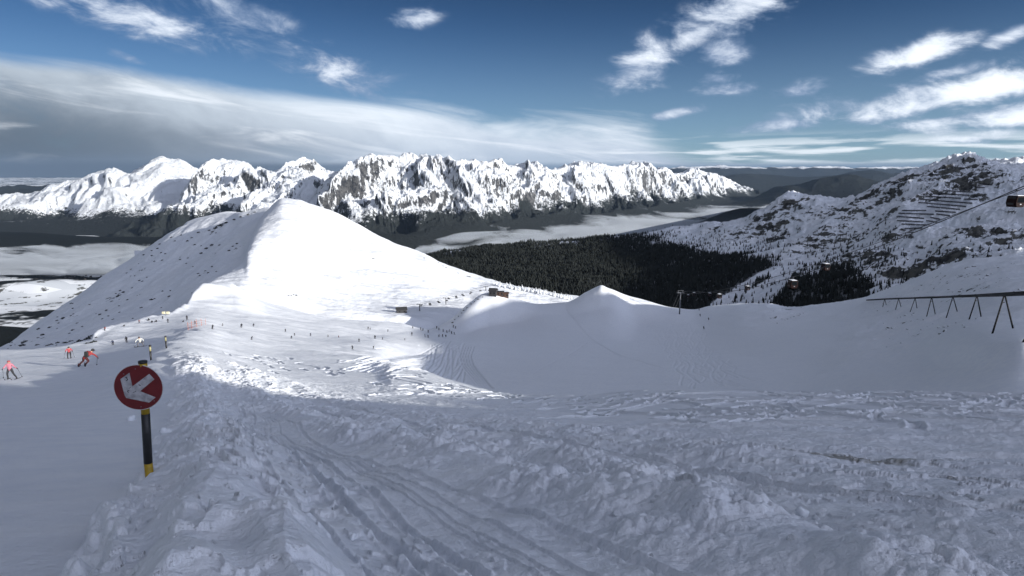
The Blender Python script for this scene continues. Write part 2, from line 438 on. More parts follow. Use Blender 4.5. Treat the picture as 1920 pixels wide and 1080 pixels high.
# ------------------------------------------------------------------ snow slope (near ground, piste, bowl, mounds)
N_lines = [
 [(-1500, 1500, 1.5), (960, 1500, 1.5), (3400, 1500, 1.5)],
 [(-900, 1080, 3.2), (0, 1080, 3.2), (960, 1080, 3.1), (1920, 1075, 3.1), (2800, 1060, 3.2)],
 [(-900, 895, 8), (0, 898, 8), (960, 880, 8), (1920, 872, 8), (2800, 860, 8)],
 [(-900, 800, 20), (0, 795, 20), (500, 790, 20), (960, 787, 20), (1200, 798, 17), (1500, 800, 16), (1920, 800, 15.5), (2800, 790, 15)],
 [(-900, 765, 34), (0, 752, 36), (300, 738, 34), (700, 752, 38), (960, 765, 36), (1080, 768, 29), (1200, 768, 24), (1500, 768, 22), (1920, 768, 21.5), (2800, 760, 21)],
 # first crest
 [(-900, 720, 55), (-300, 705, 62), (0, 695, 70), (150, 677, 84), (250, 652, 100), (300, 640, 110), (370, 628, 130), (440, 634, 145), (520, 650, 150), (600, 662, 142), (700, 676, 128), (770, 690, 115), (850, 714, 95), (960, 739, 72), (1080, 745, 50), (1200, 736, 38), (1300, 732, 34), (1500, 737, 32), (1920, 741, 30), (2800, 735, 28)],
 # behind it
 [(-900, 710, 66), (-300, 690, 78), (0, 677, 88), (150, 664, 102), (250, 640, 125), (300, 628, 140), (370, 615, 160), (440, 622, 175), (520, 640, 180), (600, 652, 178), (700, 668, 165), (770, 704, 150), (850, 745, 140), (960, 775, 120), (1080, 785, 110), (1300, 778, 96), (1500, 772, 85), (1700, 766, 72), (1920, 764, 60), (2800, 762, 52)],
 # bowl floor / middle of the piste
 [(-900, 700, 80), (-300, 680, 95), (0, 668, 100), (150, 652, 118), (250, 628, 150), (300, 612, 175), (370, 598, 210), (440, 610, 228), (520, 626, 235), (600, 640, 235), (700, 648, 240), (770, 672, 250), (850, 700, 240), (960, 706, 220), (1080, 706, 210), (1300, 702, 200), (1500, 702, 175), (1700, 700, 120), (1920, 700, 80), (2800, 715, 72)],
 [(-900, 690, 90), (-300, 672, 100), (0, 661, 106), (150, 646, 128), (240, 616, 166), (300, 600, 200), (370, 580, 290), (440, 588, 310), (500, 600, 310), (600, 620, 300), (700, 634, 310), (800, 641, 320), (860, 645, 320), (960, 655, 310), (1080, 658, 300), (1300, 655, 300), (1500, 645, 250), (1700, 660, 160), (1860, 640, 100), (1920, 640, 92), (2800, 680, 80)],
 [(-900, 680, 100), (-300, 666, 106), (0, 658, 109), (150, 643, 134), (240, 610, 174), (300, 595, 213), (370, 565, 325), (440, 560, 345), (500, 584, 350), (600, 606, 350), (700, 615, 365), (800, 625, 385), (860, 628, 390), (920, 612, 420), (1000, 606, 425), (1060, 602, 425), (1125, 590, 430), (1200, 606, 420), (1300, 610, 400), (1400, 604, 360), (1500, 600, 340), (1600, 598, 300), (1700, 590, 250), (1800, 598, 190), (1920, 600, 140), (2800, 640, 110)],
 # second crest: edge of the piste, mounds, rim of the bowl, right knoll
 [(-900, 675, 110), (-300, 662, 110), (0, 655, 113), (80, 652, 125), (165, 642, 140), (182, 624, 152), (240, 606, 182), (300, 592, 220), (345, 577, 300), (362, 550, 340), (380, 534, 360), (430, 532, 378), (480, 560, 395), (540, 578, 400), (620, 599, 400), (700, 603, 420), (750, 607, 430), (800, 618, 430), (842, 600, 445), (880, 568, 460), (905, 552, 468), (926, 548, 470), (955, 558, 470), (1010, 574, 475), (1060, 571, 478), (1100, 549, 480), (1116, 541, 480), (1126, 538, 480), (1140, 545, 480), (1200, 560, 480), (1260, 576, 482), (1300, 580, 485), (1335, 573, 490), (1400, 570, 470), (1440, 572, 460), (1480, 579, 455), (1540, 573, 440), (1600, 566, 420), (1650, 552, 400), (1700, 532, 380), (1760, 508, 360), (1830, 491, 345), (1920, 486, 335), (2800, 470, 300)],
 [(-900, 720, 140), (0, 710, 145), (165, 700, 175), (240, 665, 225), (300, 640, 270), (380, 590, 420), (430, 590, 430), (540, 630, 450), (620, 640, 450), (800, 650, 490), (930, 600, 540), (1125, 600, 560), (1300, 630, 570), (1540, 630, 520), (1700, 590, 450), (1830, 560, 420), (1920, 560, 410), (2800, 560, 370)],
 [(-900, 900, 700), (0, 900, 700), (960, 800, 700), (1920, 800, 700), (2800, 800, 700)],
]
N_DIRT = None
def track(s, H, pts, width, depth, rim=0.35):
    """press a groove with raised rims along a ground polyline [(x, y)]"""
    pts = np.array(pts, float)
    if len(pts) < 2: return
    if not hasattr(s, 'Dm'): s.Dm = np.full(s.X.shape, 1e6, dtype=np.float32)
    u0, du = s.u[0], s.u[1] - s.u[0]
    R = width * 2.4; I0 = J0 = 10 ** 9; I1 = J1 = 0
    for a, b in zip(pts[:-1], pts[1:]):
        ymin = max(min(a[1], b[1]) - R, 1.4); ymax = max(a[1], b[1]) + R
        if ymax < 1.6: continue
        j0 = int(np.searchsorted(s.ly, math.log(ymin))); j1 = int(np.searchsorted(s.ly, math.log(ymax))) + 1
        us = [(q[0] + e) / y for q in (a, b) for e in (-R, R) for y in (ymin, ymax)]
        i0 = max(int((min(us) - u0) / du), 0); i1 = min(int((max(us) - u0) / du) + 2, s.nu); j1 = min(j1, s.nv)
        if i1 <= i0 or j1 <= j0: continue
        X = s.X[j0:j1, i0:i1]; Y = s.Y[j0:j1, i0:i1]
        ab = b - a; L2 = float(ab @ ab) + 1e-9
        t = np.clip(((X - a[0]) * ab[0] + (Y - a[1]) * ab[1]) / L2, 0, 1)
        d = np.hypot(X - a[0] - t * ab[0], Y - a[1] - t * ab[1]) / width
        s.Dm[j0:j1, i0:i1] = np.minimum(s.Dm[j0:j1, i0:i1], d)
        I0 = min(I0, i0); I1 = max(I1, i1); J0 = min(J0, j0); J1 = max(J1, j1)
    if I1 <= I0: return
    d = s.Dm[J0:J1, I0:I1]; k = d < 3
    Hs = H[J0:J1, I0:I1]; dd = d[k]; h = Hs[k]
    g = depth * rim * np.exp(-((dd - 1.35) / 0.42) ** 2)
    core = np.exp(-(dd * 1.15) ** 4)
    Hs[k] = np.where(core > 0.02, h * (1 - core) - depth * core + g * (1 - core), np.maximum(h, h * 0.5 + g))
    s.Dm[J0:J1, I0:I1] = 1e6

def near_detail(s):
    X, Y = s.X, s.Y
    rs = np.random.RandomState(5)
    v = 0.88 * X + 0.47 * Y; t = -0.47 * X + 0.88 * Y
    near = 1 - sst(Y, 45, 75)
    Z = np.zeros_like(X)
    # groomed piste at the left: lower than the heaped snow beside it
    wob = 0.30 * fbm(t, v, 3.0, 3, 3) + 0.12 * fbm(t, v, 0.8, 2, 4)
    edge = -0.62 - 0.020 * np.clip(t, 0, 60) + wob * (0.6 + 0.03 * np.clip(t, 0, 60))
    edge = edge + 0.10 * fbm(t, v, 0.35, 3, 59)
    off = sst(v, edge - 0.04, edge + 0.13 + 0.01 * np.clip(Y, 0, 60))   # 0 on the piste, 1 off it
    Z += near * (0.20 * off - 0.10)
    # heaped bank along the piste further away
    # far bank of rough snow dividing piste from open slope
    e = np.array([tuple(P(px, py, yy).xy) for px, py, yy in [(262, 700, 40), (285, 668, 62), (318, 645, 88), (350, 625, 120), (372, 612, 150)]])
    dm = np.full(X.shape, 1e9)
    reg = (Y > 20) & (Y < 200)
    xr, yr = X[reg], Y[reg]; dr = np.full(xr.shape, 1e9)
    for a, b in zip(e[:-1], e[1:]):
        ab = b - a; tt = np.clip(((xr - a[0]) * ab[0] + (yr - a[1]) * ab[1]) / float(ab @ ab), 0, 1)
        dd = np.hypot(xr - a[0] - tt * ab[0], yr - a[1] - tt * ab[1]) * np.sign((xr - a[0]) * ab[1] - (yr - a[1]) * ab[0])
        dr = np.where(np.abs(dd) < np.abs(dr), dd, dr)
    hb = np.zeros(X.shape); wv = 1.5 * fbm(xr, yr, 9, 3, 21)
    hb[reg] = 1.5 * np.exp(-np.where(dr + wv < 1.5, ((dr + wv - 1.5) / 2.2) ** 2, ((dr + wv - 1.5) / 7.0) ** 2)) * sst(yr, 26, 45) * (1 - sst(yr, 120, 170))
    Z += hb
    # fading amplitudes
    A = 0.10 * fbm(X, Y, 9.0, 3, 1) + 0.5 * fbm(X, Y, 60.0, 3, 2) * sst(Y, 60, 140)
    Z += A
    # bands of churned snow running away from the camera (v = across, t = along)
    b1 = np.exp(-((v - 3.0 - 0.25 * fbm(t, v, 4, 2, 6)) / 0.55) ** 2)
    b2 = np.exp(-((v - 4.5 - 0.35 * fbm(t, v, 3, 2, 7)) / 0.45) ** 2)
    b3 = np.exp(-((v - 0.1 - 0.2 * fbm(t, v, 2, 2, 8)) / 0.5) ** 2)
    b4 = np.exp(-((v - 6.3 - 0.3 * fbm(t, v, 4, 2, 9)) / 0.7) ** 2)
    nearb = near * (1 - sst(Y, 25, 50))
    Z += nearb * (0.20 * b1 + 0.13 * b2 * (0.6 + 0.6 * fbm(t, v, 2.2, 2, 17)) + 0.16 * b3 + 0.08 * b4)
    Z -= nearb * (0.07 * np.exp(-((v - 1.15) / 0.35) ** 2) * (0.7 + 0.5 * fbm(t, v, 3, 2, 10)))
    # clods
    rough = np.clip(0.95 * b1 + 1.0 * b2 + 0.5 * b4 + 0.55 * np.exp(-((v - 2.55) / 0.55) ** 2) + 0.35 * np.exp(-((v - 1.0) / 0.4) ** 2) + 0.30 * b3 + 0.30 * sst(v, 2.4, 4), 0, 1) * (0.55 + 0.9 * fbm(X, Y, 1.7, 3, 12))
    rough = np.clip(rough, 0, 1.2) * off
    far_r = np.exp(-((v - 4.0 - 0.06 * t) / (1.5 + 0.05 * np.clip(t, 0, 200))) ** 2)
    rough = np.maximum(rough, np.clip(0.9 * fbm(X, Y, 7, 3, 13) + 0.35, 0, 1) * off * sst(Y, 12, 24) * np.exp(-((v - 3) / 9.0) ** 2) * (1 - sst(Y, 38, 50)))
    m = Y < 70
    xs, ys = X[m], Y[m]; rg = rough[m]
    wx_ = xs + 0.05 * fbm(xs, ys, 0.3, 2, 40); wy_ = ys + 0.05 * fbm(xs, ys, 0.3, 2, 41)
    cl_ = 0.060 * worley(wx_ / 0.30, wy_ / 0.30, 1) + 0.050 * worley(wx_ / 0.13, wy_ / 0.13, 9)
    cl_ += 0.026 * worley(wx_ / 0.062, wy_ / 0.062, 17) * (ys < 14)
    cl_ += 0.035 * billow(xs, ys, 0.5, 3, 30)
    big = 0.16 * worley(xs / 0.9, ys / 0.9, 5) * sst(rg, 0.3, 0.9) * (fbm(xs, ys, 2.5, 2, 33) > 0.05)
    zz = np.zeros_like(Z); zz[m] = rg * (1.5 * cl_ + 0.55 * big) * (0.8 + ys * 0.022) * (1 - 0.45 * sst(v[m], 3.4, 5.5)) 
    # fine crust everywhere off the piste
    offm = off[m]
    zz[m] += offm * (0.055 * fbm(xs, ys, 1.1, 5, 50) + 0.13 * ridged(xs + 0.4 * ys, ys * 0.5, 1.6, 4, 52) * np.exp(-((v[m] - 0.1) / 1.3) ** 2))
    # wind crust broken into plates with small sharp edges
    pn = fbm(0.5 * t[m] + 2, v[m], 0.85, 4, 57, 0.55); pn2 = fbm(xs, ys, 0.42, 4, 58, 0.55)
    zone = np.exp(-((v[m] - 0.15) / 1.0) ** 2) * offm
    zz[m] += zone * (0.075 * sst(pn, 0.02, 0.07) + 0.055 * sst(pn, 0.32, 0.36) + 0.03 * sst(pn2, 0.15, 0.20))
    zz[m] += offm * np.exp(-((v[m] - 6.5) / 2.5) ** 2) * 0.03 * sst(pn2, 0.1, 0.16)
    zz[m] += (1 - offm) * 0.004 * fbm(xs * 3, ys, 0.3, 3, 55)
    # streaks crossing the slope on the right
    v2 = 0.35 * xs + 0.93 * ys; t2 = 0.93 * xs - 0.35 * ys
    zz[m] += sst(v[m], 4.0, 6.5) * (0.12 * ridged(t2 * 0.13, v2, 2.2, 5, 60) + 0.05 * fbm(t2 * 0.25, v2, 0.9, 5, 62)) * (0.75 + ys * 0.012) * (1 - 0.6 * sst(ys, 12, 18))
    zz[m] *= (1 - sst(ys, 50, 70)) * (1 - 0.88 * sst(ys, 13, 19) * sst(xs / ys, 0.02, 0.18)) * (1 - 0.6 * sst(ys, 30, 44) * sst(xs / ys, -0.1, 0.05))
    Z += zz
    # sastrugi-like plates beside the piste
    pl = np.clip(ridged(t * 0.35 + 3, v, 1.3, 3, 70) - 0.75, 0, 1)
    Z += near * off * 0.16 * pl * np.exp(-((v - 0.25) / 0.6) ** 2) * (Y < 30)
    # lit open slope beyond: choppy snow
    lit = sst(Y, 45, 70) * (1 - sst(Y, 120, 170)) * sst(X / Y, -0.62, -0.55) * (1 - sst(X / Y, -0.12, 0.05))
    Z += lit * (0.07 * ridged(X * 0.6, Y, 9.0, 4, 80) + 0.035 * fbm(X, Y, 2.2, 3, 83))
    far = sst(Y, 90, 150)
    pist = far * (1 - sst(X / Y, -0.22, -0.12))
    Z += pist * (0.45 * ridged(X * 0.5, Y, 22.0, 4, 85) + 0.12 * fbm(X, Y, 5.0, 3, 87))
    # mounds and ridges in the bowl
    def hump(px, py, yy, rx, ry, h, ang=0):
        c = P(px, py, yy); a = math.radians(ang); dx = X - c.x; dy = Y - c.y
        aa = (dx * math.cos(a) + dy * math.sin(a)) / rx; bb = (-dx * math.sin(a) + dy * math.cos(a)) / ry
        return h * np.exp(-(aa * aa + bb * bb))
    Z += hump(1060, 590, 440, 26, 60, 3.0, 8) + hump(1150, 575, 450, 10, 45, 3.2, -6)
    Z += hump(1000, 585, 440, 14, 40, 2.0, 20) - hump(1300, 640, 330, 60, 60, 3.0)
    # rough ground on the right knoll
    kn = sst(X / Y, 0.45, 0.62) * sst(Y, 100, 180)
    Z += kn * (1.4 * ridged(X, Y, 40, 5, 90) + 0.3 * fbm(X, Y, 6, 4, 91))
    rim = np.exp(-(((X / Y) - 0.45) / 0.07) ** 2) * sst(Y, 300, 380)
    Z += rim * 1.2 * ridged(X, Y, 22, 4, 92)
    # ---- ski tracks
    H = np.zeros_like(X)
    for k in range(80):      # the swung turns over the near crest on the right
        px = rs.uniform(1050, 2000); y1 = np.interp(px, [1000, 1080, 1200, 1300, 2000], [60, 50, 38, 34, 30.5]); yy = y1 * rs.uniform(0.55, 1.0)
        x = (px - 960) / 1130 * yy; drift = rs.uniform(-0.7, 0.9)
        ph = rs.rand() * 6.28; wl = rs.uniform(4, 9); am = rs.uniform(0.3, 1.2)
        L = rs.uniform(3, 9)
        pts = [(x + q * drift + am * math.sin(ph + q / wl * 6.28) * min(1, 0.4 + q / 4), yy - q) for q in np.linspace(0, L, int(L * 4)) if yy - q > 13]
        if len(pts) > 10: track(s, H, pts, rs.uniform(0.13, 0.19), rs.uniform(0.10, 0.16), 0.4)
    for k in range(30):      # long sweeping arcs across the same slope
        x = rs.uniform(3, 26); yy = rs.uniform(18, 30); r_ = rs.uniform(3, 11); a0 = rs.uniform(0.1, 1.4)
        pts = [(x + r_ * math.cos(a0 + q), yy + 0.8 * r_ * math.sin(a0 + q) - r_ * 0.8) for q in np.linspace(0, rs.uniform(0.6, 1.5), 50)]
        pts = [p for p in pts if 14 < p[1] < 36]
        if len(pts) > 12: track(s, H, pts, 0.14, 0.09, 0.4)
    for k in range(34):      # turns on the lit slope
        px = rs.uniform(480, 1000); yy = rs.uniform(75, 110) if px < 800 else rs.uniform(60, 75)
        x = (px - 960) / 1130 * yy; ph = rs.rand() * 6.28; wl = rs.uniform(9, 18); am = rs.uniform(0.6, 2.0); L = rs.uniform(8, 26)
        drift = rs.uniform(-0.5, 0.1)
        pts = [(x - q * drift + am * math.sin(ph + q / wl * 6.28), yy - q) for q in np.linspace(0, L, int(L * 1.6))]
        track(s, H, pts, rs.uniform(0.20, 0.34), rs.uniform(0.14, 0.26), 0.3)
    for k in range(40):      # fan of tracks at the lip by the bowl
        a = s.hit0(rs.uniform(640, 770), rs.uniform(672, 700)); b = s.hit0(rs.uniform(800, 880), rs.uniform(640, 668))
        if a is None or b is None: continue
        cx = rs.uniform(-4, 4)
        pts = [(a[0] + (b[0] - a[0]) * q + cx * math.sin(q * PI), a[1] + (b[1] - a[1]) * q) for q in np.linspace(0, 1, 30)]
        track(s, H, pts, 0.5, 0.35)
    for k in range(5):       # parallel tracks dropping into the bowl
        pts = []
        for px, py in [(868, 650), (862, 668), (866, 684), (878, 700), (892, 716), (905, 728)]:
            h = s.hit0(px + k * 5, py, 130)
            if h is not None: pts.append((h[0], h[1]))
        if len(pts) > 2: track(s, H, pts, 0.45, 0.4)
    for k in range(34):
        a = s.hit0(1215 + rs.uniform(0, 110), 606 + rs.uniform(0, 30), 130); b = s.hit0(1290 + rs.uniform(-30, 130), 700 + rs.uniform(-20, 30), 130)
        if a is None or b is None: continue
        am = rs.uniform(0.5, 2.5); ph = rs.rand() * 6
        pts = [(a[0] + (b[0] - a[0]) * q + am * math.sin(q * 22 + ph), a[1] + (b[1] - a[1]) * q) for q in np.linspace(0, 1, 60)]
        track(s, H, pts, 0.40, 0.15)
    for (p0, p1) in [((1060, 585), (1240, 690)), ((700, 655), (830, 643)), ((1100, 640), (1000, 700))]:
        a = s.hit0(*p0, 130); b = s.hit0(*p1, 130)
        if a is not None and b is not None: track(s, H, [(a[0] + (b[0] - a[0]) * q, a[1] + (b[1] - a[1]) * q) for q in np.linspace(0, 1, 20)], 0.4, 0.3)
    # ruts in the foreground, running with the bands
    for (vv, wd, dp) in [(1.05, 0.06, 0.06), (1.30, 0.045, 0.04), (2.05, 0.05, 0.03), (1.75, 0.03, 0.02), (3.75, 0.10, 0.06), (5.3, 0.08, 0.06), (0.62, 0.04, 0.03), (1.52, 0.02, 0.015), (1.60, 0.02, 0.015)]:
        pts = []
        for tq in np.linspace(2.0, 26, 120):
            v_ = vv + 0.25 * math.sin(tq * 0.45 + vv * 3) * (0.3 + tq * 0.04)
            pts.append((0.88 * v_ - 0.47 * tq, 0.47 * v_ + 0.88 * tq))
        track(s, H, pts, wd, dp, 0.5)
    for k in range(9):       # long ruts crossing on the right
        y0 = rs.uniform(5.5, 22); x0 = rs.uniform(0.5, 3)
        pts = [(x0 + q, y0 - 0.30 * q + 0.2 * math.sin(q * 0.5 + k)) for q in np.linspace(0, 14, 90) if y0 - 0.30 * q > 2]
        track(s, H, pts, rs.uniform(0.15, 0.24), rs.uniform(0.03, 0.06), 0.4)
    Z += H
    # dirt and rock masks
    c1 = P(1640, 925, 7.0); c2 = P(1860, 975, 5.6); c3 = P(1560, 912, 7.2)
    def el_(c, rx, ry): return np.exp(-(((X - c.x + 0.35 * (Y - c.y)) / rx) ** 2 + ((Y - c.y + 0.3 * (X - c.x)) / ry) ** 2))
    s.dirt = (0.50 * el_(c1, 1.3, 0.34) + 0.54 * el_(c2, 1.1, 0.42) + 0.40 * el_(c3, 0.7, 0.12))
    rk = np.zeros_like(X)
    for px, py, w_, h_, a_ in [(1480, 583, 9, 12, .55), (1455, 596, 8, 7, .5), (1700, 610, 8, 12, .55), (1660, 622, 6, 7, .5), (1730, 630, 5, 5, .55), (1800, 520, 40, 60, .38), (1700, 560, 30, 60, .36), (1830, 545, 20, 30, .42)]:
        c = s.hit0(px, py, 100)
        if c is not None: rk = np.maximum(rk, a_ * np.exp(-(((X - c[0]) / w_) ** 2 + ((Y - c[1]) / h_) ** 2)))
    s.rock = rk
    s.rough = rough
    return Z
def _hit0(s, px, py, y0=1.4): return s.hit(px, py, y0)
Land.hit0 = _hit0
Land.z0 = None
NY = np.exp(np.concatenate([np.linspace(math.log(1.5), math.log(13), 500, endpoint=False), np.linspace(math.log(13), math.log(38), 600, endpoint=False), np.linspace(math.log(38), math.log(75), 220, endpoint=False), np.linspace(math.log(75), math.log(690), 460)]))
NG = Land(N_lines, -1.30, 1.35, 1700, NY, near_detail)
me = mesh_np('snow_slope', NG.V(), NG.F())
NG.attr(me, 'dirt', NG.dirt); NG.attr(me, 'rock', NG.rock); NG.attr(me, 'rough', NG.rough)
tag(link('snow_slope', me, snow_near_mat()), kind='structure')

# ------------------------------------------------------------------ the smooth hill to the left with its shaded flank
H_lines = [
 [(-900, 900, 230), (0, 760, 240), (170, 720, 290), (300, 690, 330), (400, 640, 385), (600, 640, 420), (800, 640, 450), (1000, 640, 500), (1300, 660, 520)],
 [(-900, 820, 300), (0, 700, 300), (170, 660, 360), (300, 625, 400), (360, 575, 430), (400, 545, 455), (450, 552, 440), (500, 575, 445), (600, 604, 445), (700, 600, 470), (800, 598, 480), (900, 596, 520), (1050, 600, 540), (1300, 640, 560)],
 [(-900, 800, 340), (0, 690, 330), (170, 650, 385), (300, 612, 425), (360, 562, 445), (400, 533, 470), (450, 530, 470), (500, 545, 480), (600, 575, 500), (700, 586, 510), (800, 580, 540), (900, 568, 590), (1050, 570, 600), (1300, 620, 600)],
 # ridge between the lit and the shaded side
 [(-900, 790, 380), (0, 683, 360), (170, 642, 410), (300, 603, 450), (360, 552, 470), (400, 527, 495), (430, 512, 535), (455, 490, 590), (462, 470, 620), (472, 445, 680), (488, 415, 760), (505, 396, 810), (530, 378, 850), (555, 380, 850), (600, 396, 845), (700, 438, 815), (760, 464, 795), (800, 481, 780), (850, 505, 765), (900, 524, 750), (960, 538, 730), (1040, 552, 710), (1300, 610, 700)],
 [(-900, 788, 400), (0, 682, 375), (170, 641, 425), (300, 602, 466), (360, 555, 490), (400, 535, 520), (430, 523, 560), (455, 502, 620), (462, 480, 650), (472, 455, 715), (488, 423, 790), (505, 402, 840), (530, 386, 880), (600, 410, 880), (700, 450, 850), (800, 492, 830), (900, 540, 800), (1040, 570, 760), (1300, 640, 760)],
 [(-900, 770, 470), (0, 668, 550), (100, 628, 640), (200, 585, 700), (300, 530, 770), (380, 480, 820), (430, 448, 850), (480, 415, 870), (505, 400, 890), (530, 392, 920), (600, 425, 930), (700, 465, 900), (800, 510, 880), (900, 560, 860), (1300, 680, 860)],
 # left skyline of the flank
 [(-900, 760, 560), (-300, 745, 600), (0, 652, 760), (100, 586, 880), (160, 545, 930), (200, 515, 970), (240, 490, 990), (310, 442, 1030), (345, 424, 1040), (380, 411, 1040), (430, 402, 1010), (460, 399, 955), (480, 394, 955), (505, 389, 950), (530, 396, 980), (600, 435, 990), (700, 480, 960), (800, 530, 940), (1300, 700, 940)],
 [(-900, 860, 760), (0, 760, 900), (200, 620, 1090), (310, 540, 1150), (430, 500, 1190), (530, 480, 1200), (700, 560, 1150), (1300, 760, 1100)],
 [(-900, 1100, 1900), (0, 1000, 1900), (600, 900, 1900), (1300, 900, 1900)],
]
def hill_detail(s):
    X, Y = s.X, s.Y
    Z = 5.0 * fbm(X, Y, 160, 4, 101) * sst(Y, 440, 560) * 0.45
    lit = sst(X / Y, -0.42, -0.36)
    Z += lit * (2.4 * ridged(X * 0.45 + 0.25 * Y, Y * 0.8, 70, 5, 103) + 0.5 * fbm(X, Y, 16, 4, 105) + 1.6 * ridged(X * 0.25 + 0.3 * Y, Y * 0.9, 26, 4, 109) * sst(fbm(X, Y, 120, 2, 110), -0.1, 0.4)) * sst(Y, 440, 480)
    Z += (1 - lit) * (1.3 * ridged(X, Y * 0.6, 60, 5, 107) + 0.5 * fbm(X, Y, 14, 4, 108)) * sst(Y, 300, 380)
    rk = np.zeros_like(X)
    for px, py, rx, ry, a in [(410, 425, 20, 45, .50), (330, 430, 14, 24, .45), (470, 400, 14, 30, .45), (445, 470, 12, 20, .5), (300, 455, 14, 20, .45), (400, 480, 15, 20, .45), (260, 510, 26, 26, .42), (380, 515, 12, 20, .42), (215, 560, 30, 40, .42), (130, 600, 26, 24, .42), (60, 640, 22, 20, .45), (100, 640, 18, 12, .5), (550, 553, 5, 4, .55), (700, 482, 8, 8, .4), (835, 495, 10, 10, .45), (870, 508, 10, 10, .45)]:
        c = s.hit(px, py, 300)
        if c is not None: rk = np.maximum(rk, a * np.exp(-(((X - c.x) / rx) ** 2 + ((Y - c.y) / ry) ** 2)))
    s.rock = rk
    return under(NG, s, Z, 10)
def under(G, s, Z, line, drop=4.0):
    """keep a land sheet below another one where that one is the visible ground"""
    fu = (s.X / s.Y - G.u[0]) / (G.u[-1] - G.u[0]) * (G.nu - 1); fv = np.interp(np.log(s.Y), G.ly, np.arange(G.nv))
    i = np.clip(fu.astype(int), 0, G.nu - 2); j = np.clip(fv.astype(int), 0, G.nv - 2)
    cu = np.clip(np.rint(fu).astype(int), 0, G.nu - 1)
    return np.where(np.log(s.Y) < G.L[line][cu], np.minimum(Z, G.Z[j, i] - s.Z - drop), Z)
HG = Land(H_lines, -1.2, 0.42, 950, np.exp(np.linspace(math.log(235), math.log(1850), 700)), hill_detail)
me = mesh_np('snowy_hill', HG.V(), HG.F()); HG.attr(me, 'rock', HG.rock)
M_MID = snow_mid_mat()
tag(link('snowy_hill', me, M_MID), kind='structure')
# small lit shoulder behind the flank
SH_lines = [
 [(280, 480, 1070), (480, 480, 1070)],
 [(280, 480, 1100), (335, 440, 1100), (352, 421, 1105), (400, 410, 1110), (480, 416, 1110)],
 [(280, 470, 1170), (335, 432, 1170), (352, 415, 1170), (385, 405, 1180), (410, 399, 1180), (430, 396, 1185), (458, 400, 1190), (480, 406, 1190)],
 [(280, 560, 1340), (480, 520, 1340)]]
SG = Land(SH_lines, -0.62, -0.41, 90, np.exp(np.linspace(math.log(1072), math.log(1335), 60)), lambda s: 1.5 * fbm(s.X, s.Y, 60, 4, 111))
me = mesh_np('snowy_shoulder', SG.V(), SG.F()); SG.attr(me, 'rock', 0 * SG.X)
tag(link('snowy_shoulder', me, M_MID), kind='structure')

# ------------------------------------------------------------------ forested slope and rocky mountain to the right
M_lines = [
 [(500, 800, 900), (960, 800, 900), (1600, 760, 800), (2000, 700, 650), (2900, 700, 600)],
 [(500, 700, 1150), (800, 640, 1150), (1000, 625, 1150), (1300, 625, 1100), (1500, 620, 1000), (1700, 590, 900), (1920, 560, 800), (2900, 500, 700)],
 [(500, 620, 1700), (800, 560, 1700), (1000, 545, 1600), (1300, 540, 1450), (1500, 530, 1300), (1700, 500, 1150), (1800, 480, 1080), (1920, 470, 1000), (2900, 400, 900)],
 [(500, 600, 2100), (800, 515, 2100), (1000, 498, 2050), (1300, 480, 1900), (1450, 462, 1750), (1600, 440, 1600), (1700, 415, 1500), (1800, 400, 1420), (1920, 395, 1350), (2900, 350, 1200)],
 [(500, 590, 2400), (800, 496, 2350), (1000, 470, 2350), (1300, 448, 2200), (1400, 432, 2080), (1500, 412, 1960), (1600, 392, 1850), (1700, 365, 1760), (1800, 345, 1680), (1920, 345, 1600), (2900, 300, 1500)],
 [(500, 580, 2600), (700, 510, 2600), (800, 482, 2550), (850, 471, 2550), (1000, 457, 2550), (1130, 446, 2520), (1250, 431, 2450), (1330, 422, 2400), (1395, 416, 2350), (1415, 406, 2320), (1440, 396, 2300), (1458, 382, 2280), (1480, 373, 2280), (1520, 373, 2260), (1545, 377, 2250), (1575, 381, 2230), (1600, 372, 2200), (1640, 345, 2160), (1670, 330, 2130), (1700, 318, 2100), (1760, 303, 2060), (1800, 298, 2040), (1850, 296, 2000), (1890, 300, 1980), (1920, 306, 1960), (2000, 330, 1900), (2200, 350, 1850), (2900, 380, 1800)],
 [(500, 700, 3300), (1000, 600, 3300), (1400, 480, 2900), (1640, 420, 2700), (1850, 380, 2600), (2200, 400, 2400), (2900, 420, 2300)],
 [(500, 900, 5200), (1400, 800, 5200), (2900, 700, 5200)],
]
def mtn_detail(s):
    X, Y = s.X, s.Y
    c = P(1850, 296, 2000)
    hi = sst(s.Z, -330, -150)
    rr = ridged(X + 60 * fbm(X, Y, 300, 3, 120), Y, 260, 6, 121, 0.55) - 0.9
    Z = 20 * hi * rr + 6 * fbm(X, Y, 120, 4, 123) + hi * 7 * np.abs(fbm(X, Y, 50, 5, 125, .6))
    # terrace-like rocky outcrops on the upper part
    k = np.exp(-(((X - P(1780, 330, 1850).x) / 330) ** 2)) * sst(s.Z, -120, -40)
    st = fbm(X * 0.5, Y, 70, 4, 127); Z += k * 9 * np.floor(st * 3) / 3 * 1.5
    kn = np.exp(-(((X - P(1480, 380, 2250).x) / 80) ** 2 + ((Y - 2260) / 150) ** 2)); Z += kn * 10 * ridged(X, Y, 60, 4, 129) - kn * 9
    kn2 = np.exp(-(((X - P(1645, 345, 2150).x) / 90) ** 2 + ((Y - 2160) / 150) ** 2)); Z += kn2 * 9 * (ridged(X, Y, 60, 4, 131) - 1)
    s.k = k
    return Z
MG = Land(M_lines, -0.45, 1.35, 1300, np.exp(np.linspace(math.log(820), math.log(5000), 620)), mtn_detail)
MG.rock = np.zeros_like(MG.X)
